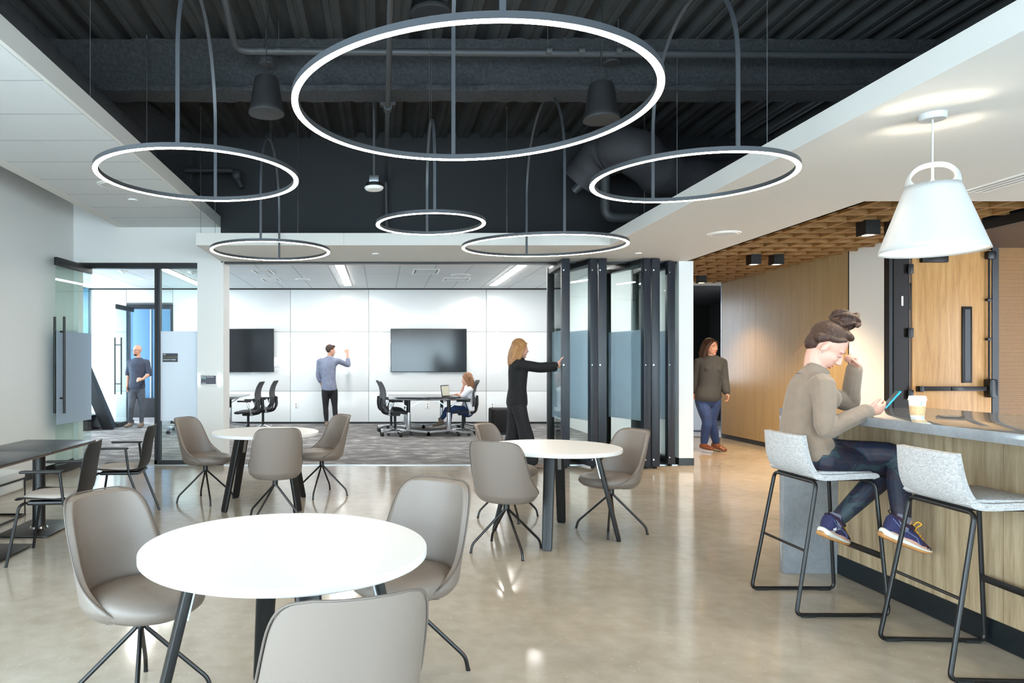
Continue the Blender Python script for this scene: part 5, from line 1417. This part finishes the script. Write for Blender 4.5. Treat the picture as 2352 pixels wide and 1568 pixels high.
def sneaker(q, logo):
    an = V(J['an' + q]); d = V(J['ft' + q]).normalized(); up = V(J['fu' + q]); u = (up - d * up.dot(d)).normalized(); r = d.cross(u)
    W = lambda x, y, z: an + d * x + r * y + u * z
    MB().tube([W(-.012, 0, .05), W(-.012, 0, .0), W(.0, 0, -.03)], [.038, .041, .045], 18).build('sock', M_('sock_grey'), body, sharp=180)
    def ring(x, zb, zt, a, n=18, flare=1.0):
        out = []
        for k in range(n):
            t_ = 2 * PI * k / n; c, s_ = math.cos(t_), math.sin(t_)
            out.append(W(x, a * math.copysign(abs(c) ** .8, c), (zb + zt) / 2 + (zt - zb) / 2 * math.copysign(abs(s_) ** .8, s_)))
        return out
    sole = [(-.088, -.078, -.052, .018), (-.08, -.088, -.05, .032), (-.05, -.092, -.054, .038), (0, -.092, -.058, .037), (.05, -.090, -.064, .041), (.10, -.089, -.069, .046), (.145, -.085, -.070, .042), (.175, -.078, -.068, .028), (.185, -.072, -.066, .014)]
    gum = [(x, zb - .012 + (.008 if x > .15 else 0), zb + .006, a * .98) for x, zb, zt, a in sole]
    shoe = MB().grid([ring(x, zb, zt, a) for x, zb, zt, a in sole], True, True).build('shoe', M_('sole_white'), body, sharp=180)
    MB().grid([ring(x, zb, zt, a) for x, zb, zt, a in gum], True, True).build('gum_sole', M_('sole_gum'), shoe, sharp=180)
    upr = [(-.078, -.06, .028, .020), (-.07, -.062, .032, .034), (-.045, -.064, .022, .039), (-.01, -.066, .006, .040), (.035, -.07, .004, .041), (.07, -.073, -.010, .042), (.105, -.075, -.030, .043), (.14, -.074, -.044, .038), (.168, -.072, -.054, .026), (.178, -.07, -.060, .012)]
    g = MB().grid([ring(*x) for x in upr], True, True).mesh('upper', sharp=180); g.materials.append(M_('shoe_navy')); g.materials.append(M_('shoe_plum'))
    for p in g.polygons:
        c = p.center - an
        if c.dot(d) > .088: p.material_index = 1
    link('upper', g, None, shoe)
    MB().tube([W(-.070, .0, .030), W(-.045, .036, .024), W(-.01, .041, .006), W(.035, .036, .004), W(.045, 0, .014), W(.035, -.036, .004), W(-.01, -.041, .006), W(-.045, -.036, .024)], .009, 8, closed=True).build('collar', M_('shoe_plum'), shoe, sharp=180)
    for sgn in (-1, 1):
        MB().tube([W(-.074, sgn * .028, .012), W(-.035, sgn * .042, -.014), W(.02, sgn * .044, -.026), (W(.065, sgn * .045, -.036)), W(.088, sgn * .046, -.062)], .0035, 6).build('trim_band', M_('shoe_trim'), shoe)
    MB().tube([W(-.078, 0, .03), W(-.092, 0, .042), W(-.086, 0, .056), W(-.072, 0, .045)], .003, 6).build('heel_loop', M_('black_metal'), shoe)
    lc = MB()
    for i in range(4):
        x = .048 + i * .018; z = .010 - i * .011
        lc.tube([W(x, -.028, z - .006), W(x + .008, 0, z + .006), W(x + .004, .028, z - .006)], .0032, 6)
    lc.tube(spline([W(.05, -.005, .018), W(.045, -.03, .040), W(.065, -.045, .038), W(.062, -.02, .016), W(.085, -.052, -.004)], 5), .0032, 6).tube(spline([W(.05, .005, .018), W(.052, .02, .044), (W(.075, .022, .04)), W(.066, .01, .014), W(.10, -.04, -.012)], 5), .0032, 6)
    lc.build('laces', M_('lace'), shoe)
    if logo:
        lg = MB(); y = .0405
        for i, (h0, h1) in enumerate(((.004, .010), (.006, .017), (.008, .024))):
            x = -.058 + i * .011
            lg.add([W(x, y, -.044), W(x + .008, y + .001, -.044), W(x + .008 - h1 * .45, y, -.044 + h1), W(x - h0 * .45 - .001, y - .001, -.044 + h0)], [(0, 1, 2, 3)])
        lg.build('stripe_logo', M_('print_white'), shoe)
        o = lettering('adidas', .011, M_('print_white'), shoe, W(-.064, y + .0015, -.053), name='lettering', depth=.0003)
        o.rotation_euler = frame3(d, u, r).to_euler()
sneaker('R', True); sneaker('L', False)
ph = V((2.842, 3.86, 1.180)); pd = V((.62, -.1, .78)).normalized(); pn = V((-.74, .26, .62)); pn = (pn - pd * pn.dot(pd)).normalized(); pr = pd.cross(pn)
t = thing('phone', 'phone in a teal case held over the bar', 'phone', ph)
Mp = Matrix((pr, pn, pd)).transposed().to_4x4()
MB().box(-.033, .033, -.0055, .004, -.062, .062, Mp).build('case', M_('phone_teal'), t, .003)
MB().box(-.029, .029, .004, .0048, -.057, .057, Mp).build('screen', M_('phone_screen'), t)

# ---- man writing on the whiteboard (seen from behind)
Y = 15.35; q_ = lambda px, py, dy=0: P(px, py, Y + dy)
J = dict(pel=q_(756, 892), chest=q_(753, 845), nb=q_(757, 819), f=(.25, .95, 0), shL=q_(734, 827, .03), shR=q_(775, 826, -.02), elL=q_(731, 863, .05), wrL=q_(741, 889, .12), elR=q_(800, 838, .14), wrR=q_(798, 812, .30),
         hipL=q_(748, 897), hipR=q_(766, 897), knL=q_(748, 936, .03), knR=q_(769, 934, .03), anL=q_(750, 971, 0), anR=q_(771, 970, 0), hd=q_(760, 805), hf=(.92, .40, -.08), hu=(0, 0, 1), ftL=(-.1, 1, 0), ftR=(.35, .95, 0))
H = dict(L=((.1, .2, -1), (.5, 0, 0), (1, .3, 0), dict(curl=.3)), R=((-.05, .25, 1), (0, 1, 0), (-1, 0, 0), dict(curl=.8, thumb_in=.5)))
body, at, M3, g_ = person('man in a grey shirt and black trousers writing on the whiteboard', J, False, 1.0, .012, ('shirt_grey', .018, 'shirt'), ('trousers_black', .002, .96, 'trousers'), 'shoe_tan', .72, hair_short('hair_short'), True, 'skin', H)
MB().cyl(V(J['wrR']) + V((-.06, .16, .10)), V(J['wrR']) + V((-.03, .06, .09)), .008).build('marker', M_('white_plastic'), body)
MB().tube([V(J['wrL']) + V((.028 * math.cos(a), .028 * math.sin(a), 0)) for a in np.linspace(0, 2 * PI, 12, endpoint=False)], .009, 6, closed=True).build('watch', M_('rubber'), body)

# ---- bald man walking in through the back doorway
Y = 15.0; q_ = lambda px, py, dy=0: P(px, py, Y + dy)
J = dict(pel=q_(314, 889), chest=q_(316, 843), nb=q_(317, 822), f=(-.1, -1, 0), shR=q_(299, 829), shL=q_(337, 829), elR=q_(294, 858, .05), wrR=q_(292, 886, -.05), elL=q_(343, 858, .0), wrL=q_(327, 871, -.22),
         hipR=q_(306, 894), hipL=q_(323, 894), knR=q_(301, 934, -.10), knL=q_(326, 933, .03), anR=q_(299, 970, -.05), anL=q_(325, 970, .05), hd=q_(315, 805), hf=(-.42, -.90, -.02), hu=(0, 0, 1), ftR=(-.25, -1, .0), ftL=(-.05, -1, 0))
H = dict(R=((0, -.2, -1), (.6, 0, 0), (0, -1, 0), dict(curl=.45)), L=((-.85, -.3, -.15), (0, .5, -.3), (0, -.3, 1), dict(curl=.7)))
person('bald man in a dark blue shirt walking through the back doorway', J, False, 1.02, .012, ('shirt_navy', .02, 'shirt'), ('trousers_grey', .004, .97, 'trousers'), 'shoe_tan', .5, hair_bald('hair_short'), False, 'skin', H, glasses=True)

# ---- woman in black pushing the glass wall (faces +x)
Y = 9.22; q_ = lambda px, py, dy=0: P(px, py, Y + dy)
J = dict(pel=q_(1187, 925), chest=q_(1190, 850), nb=q_(1191, 823), f=(1, 0, 0), shR=q_(1194, 835, -.16), shL=q_(1196, 838, .15), elR=q_(1240, 841, -.16), wrR=q_(1280, 838, -.12), elL=q_(1240, 847, .12), wrL=q_(1279, 845, .06),
         hipR=q_(1192, 935, -.09), hipL=q_(1182, 935, .09), knR=q_(1209, 1003, -.10), knL=q_(1178, 1003, .10), anR=q_(1222, 1060, -.11), anL=q_(1162, 1052, .10), hd=q_(1196, 801), hf=(.98, .12, -.1), hu=(.1, 0, 1), ftR=(1, .0, 0), ftL=(.95, .1, -.25))
H = dict(R=((.55, .1, .84), (.85, .0, -.5), (0, 1, .2), dict(curl=.12)), L=((.70, -.1, .62), (.7, 0, -.6), (0, -1, .2), dict(curl=.12)))
person('woman in black clothes pushing the folding glass wall', J, True, 1.0, .0095, ('knit_black', .018, 'jumper'), ('trousers_black', .01, .93, 'trousers'), 'shoe_tan', .93, hair_long('hair_blond', .34, (-1, 0, 0), .12), False, 'skin_pale', H, wide=1.5)

# ---- woman walking in the wood-panelled corridor
Y = 10.9; q_ = lambda px, py, dy=0: P(px, py, Y + dy)
J = dict(pel=q_(1626, 912), chest=q_(1632, 850), nb=q_(1634, 818), f=(.30, -.95, 0), shR=q_(1606, 830, .05), shL=q_(1658, 830, .0), elR=q_(1598, 870, .10), wrR=q_(1594, 902, .12), elL=q_(1664, 872, -.05), wrL=q_(1669, 904, -.14),
         hipR=q_(1613, 920), hipL=q_(1639, 920), knR=q_(1624, 968, -.10), knL=q_(1634, 968, .02), anR=q_(1617, 1017, -.02), anL=q_(1645, 1016, .12), hd=q_(1633, 797), hf=(.42, -.90, -.04), hu=(0, 0, 1), ftR=(.25, -.97, 0), ftL=(.40, -.9, -.15))
H = dict(R=((0, -.2, -1), (.6, 0, 0), (0, -1, 0), dict(curl=.4)), L=((.05, -.35, -1), (-.6, 0, 0), (0, -1, 0), dict(curl=.45)))
person('woman in a charcoal jumper and jeans walking along the corridor', J, True, 1.07, .010, ('knit_charcoal', .035, 'jumper'), ('denim', .012, .93, 'jeans'), 'boot_brown', .92, hair_long('hair_dark', .24, (-.5, .6, 0), .16), False, 'skin', H)

# ---- woman in a white T-shirt at the conference table (faces -x)
Y = 13.45; q_ = lambda px, py, dy=0: P(px, py, Y + dy)
J = dict(pel=q_(1074, 940), chest=q_(1079, 905), nb=q_(1076, 885), f=(-1, -.05, 0), shR=q_(1077, 892, .15), shL=q_(1077, 893, -.16), elL=q_(1062, 910, -.16), wrL=q_(1050, 905, -.02), elR=q_(1059, 908, .17), wrR=q_(1066, 884, .08),
         hipL=q_(1071, 943, -.09), hipR=q_(1071, 943, .09), knL=q_(1034, 938, -.10), knR=q_(1030, 938, .08), anL=q_(1030, 980, -.12), anR=q_(1012, 966, .10), hd=q_(1072, 871), hf=(-.9, .25, -.22), hu=(-.1, 0, 1), ftL=(-.9, -.2, 0), ftR=(-.9, .1, -.2))
H = dict(L=((-1, 0, -.15), (0, 0, -1), (0, 1, 0), dict(curl=.3)), R=((-.3, -.2, .9), (.8, -.3, 0), (0, -1, 0), dict(curl=.6)))
person('woman in a white T-shirt and jeans working at the conference table', J, True, .97, .010, ('tee_white', .014, 'tee_shirt'), ('denim', .002, .80, 'jeans'), 'shoe_tan', .45, hair_long('hair_brown', .34, (1, 0, 0), .18), False, 'skin_pale', H)
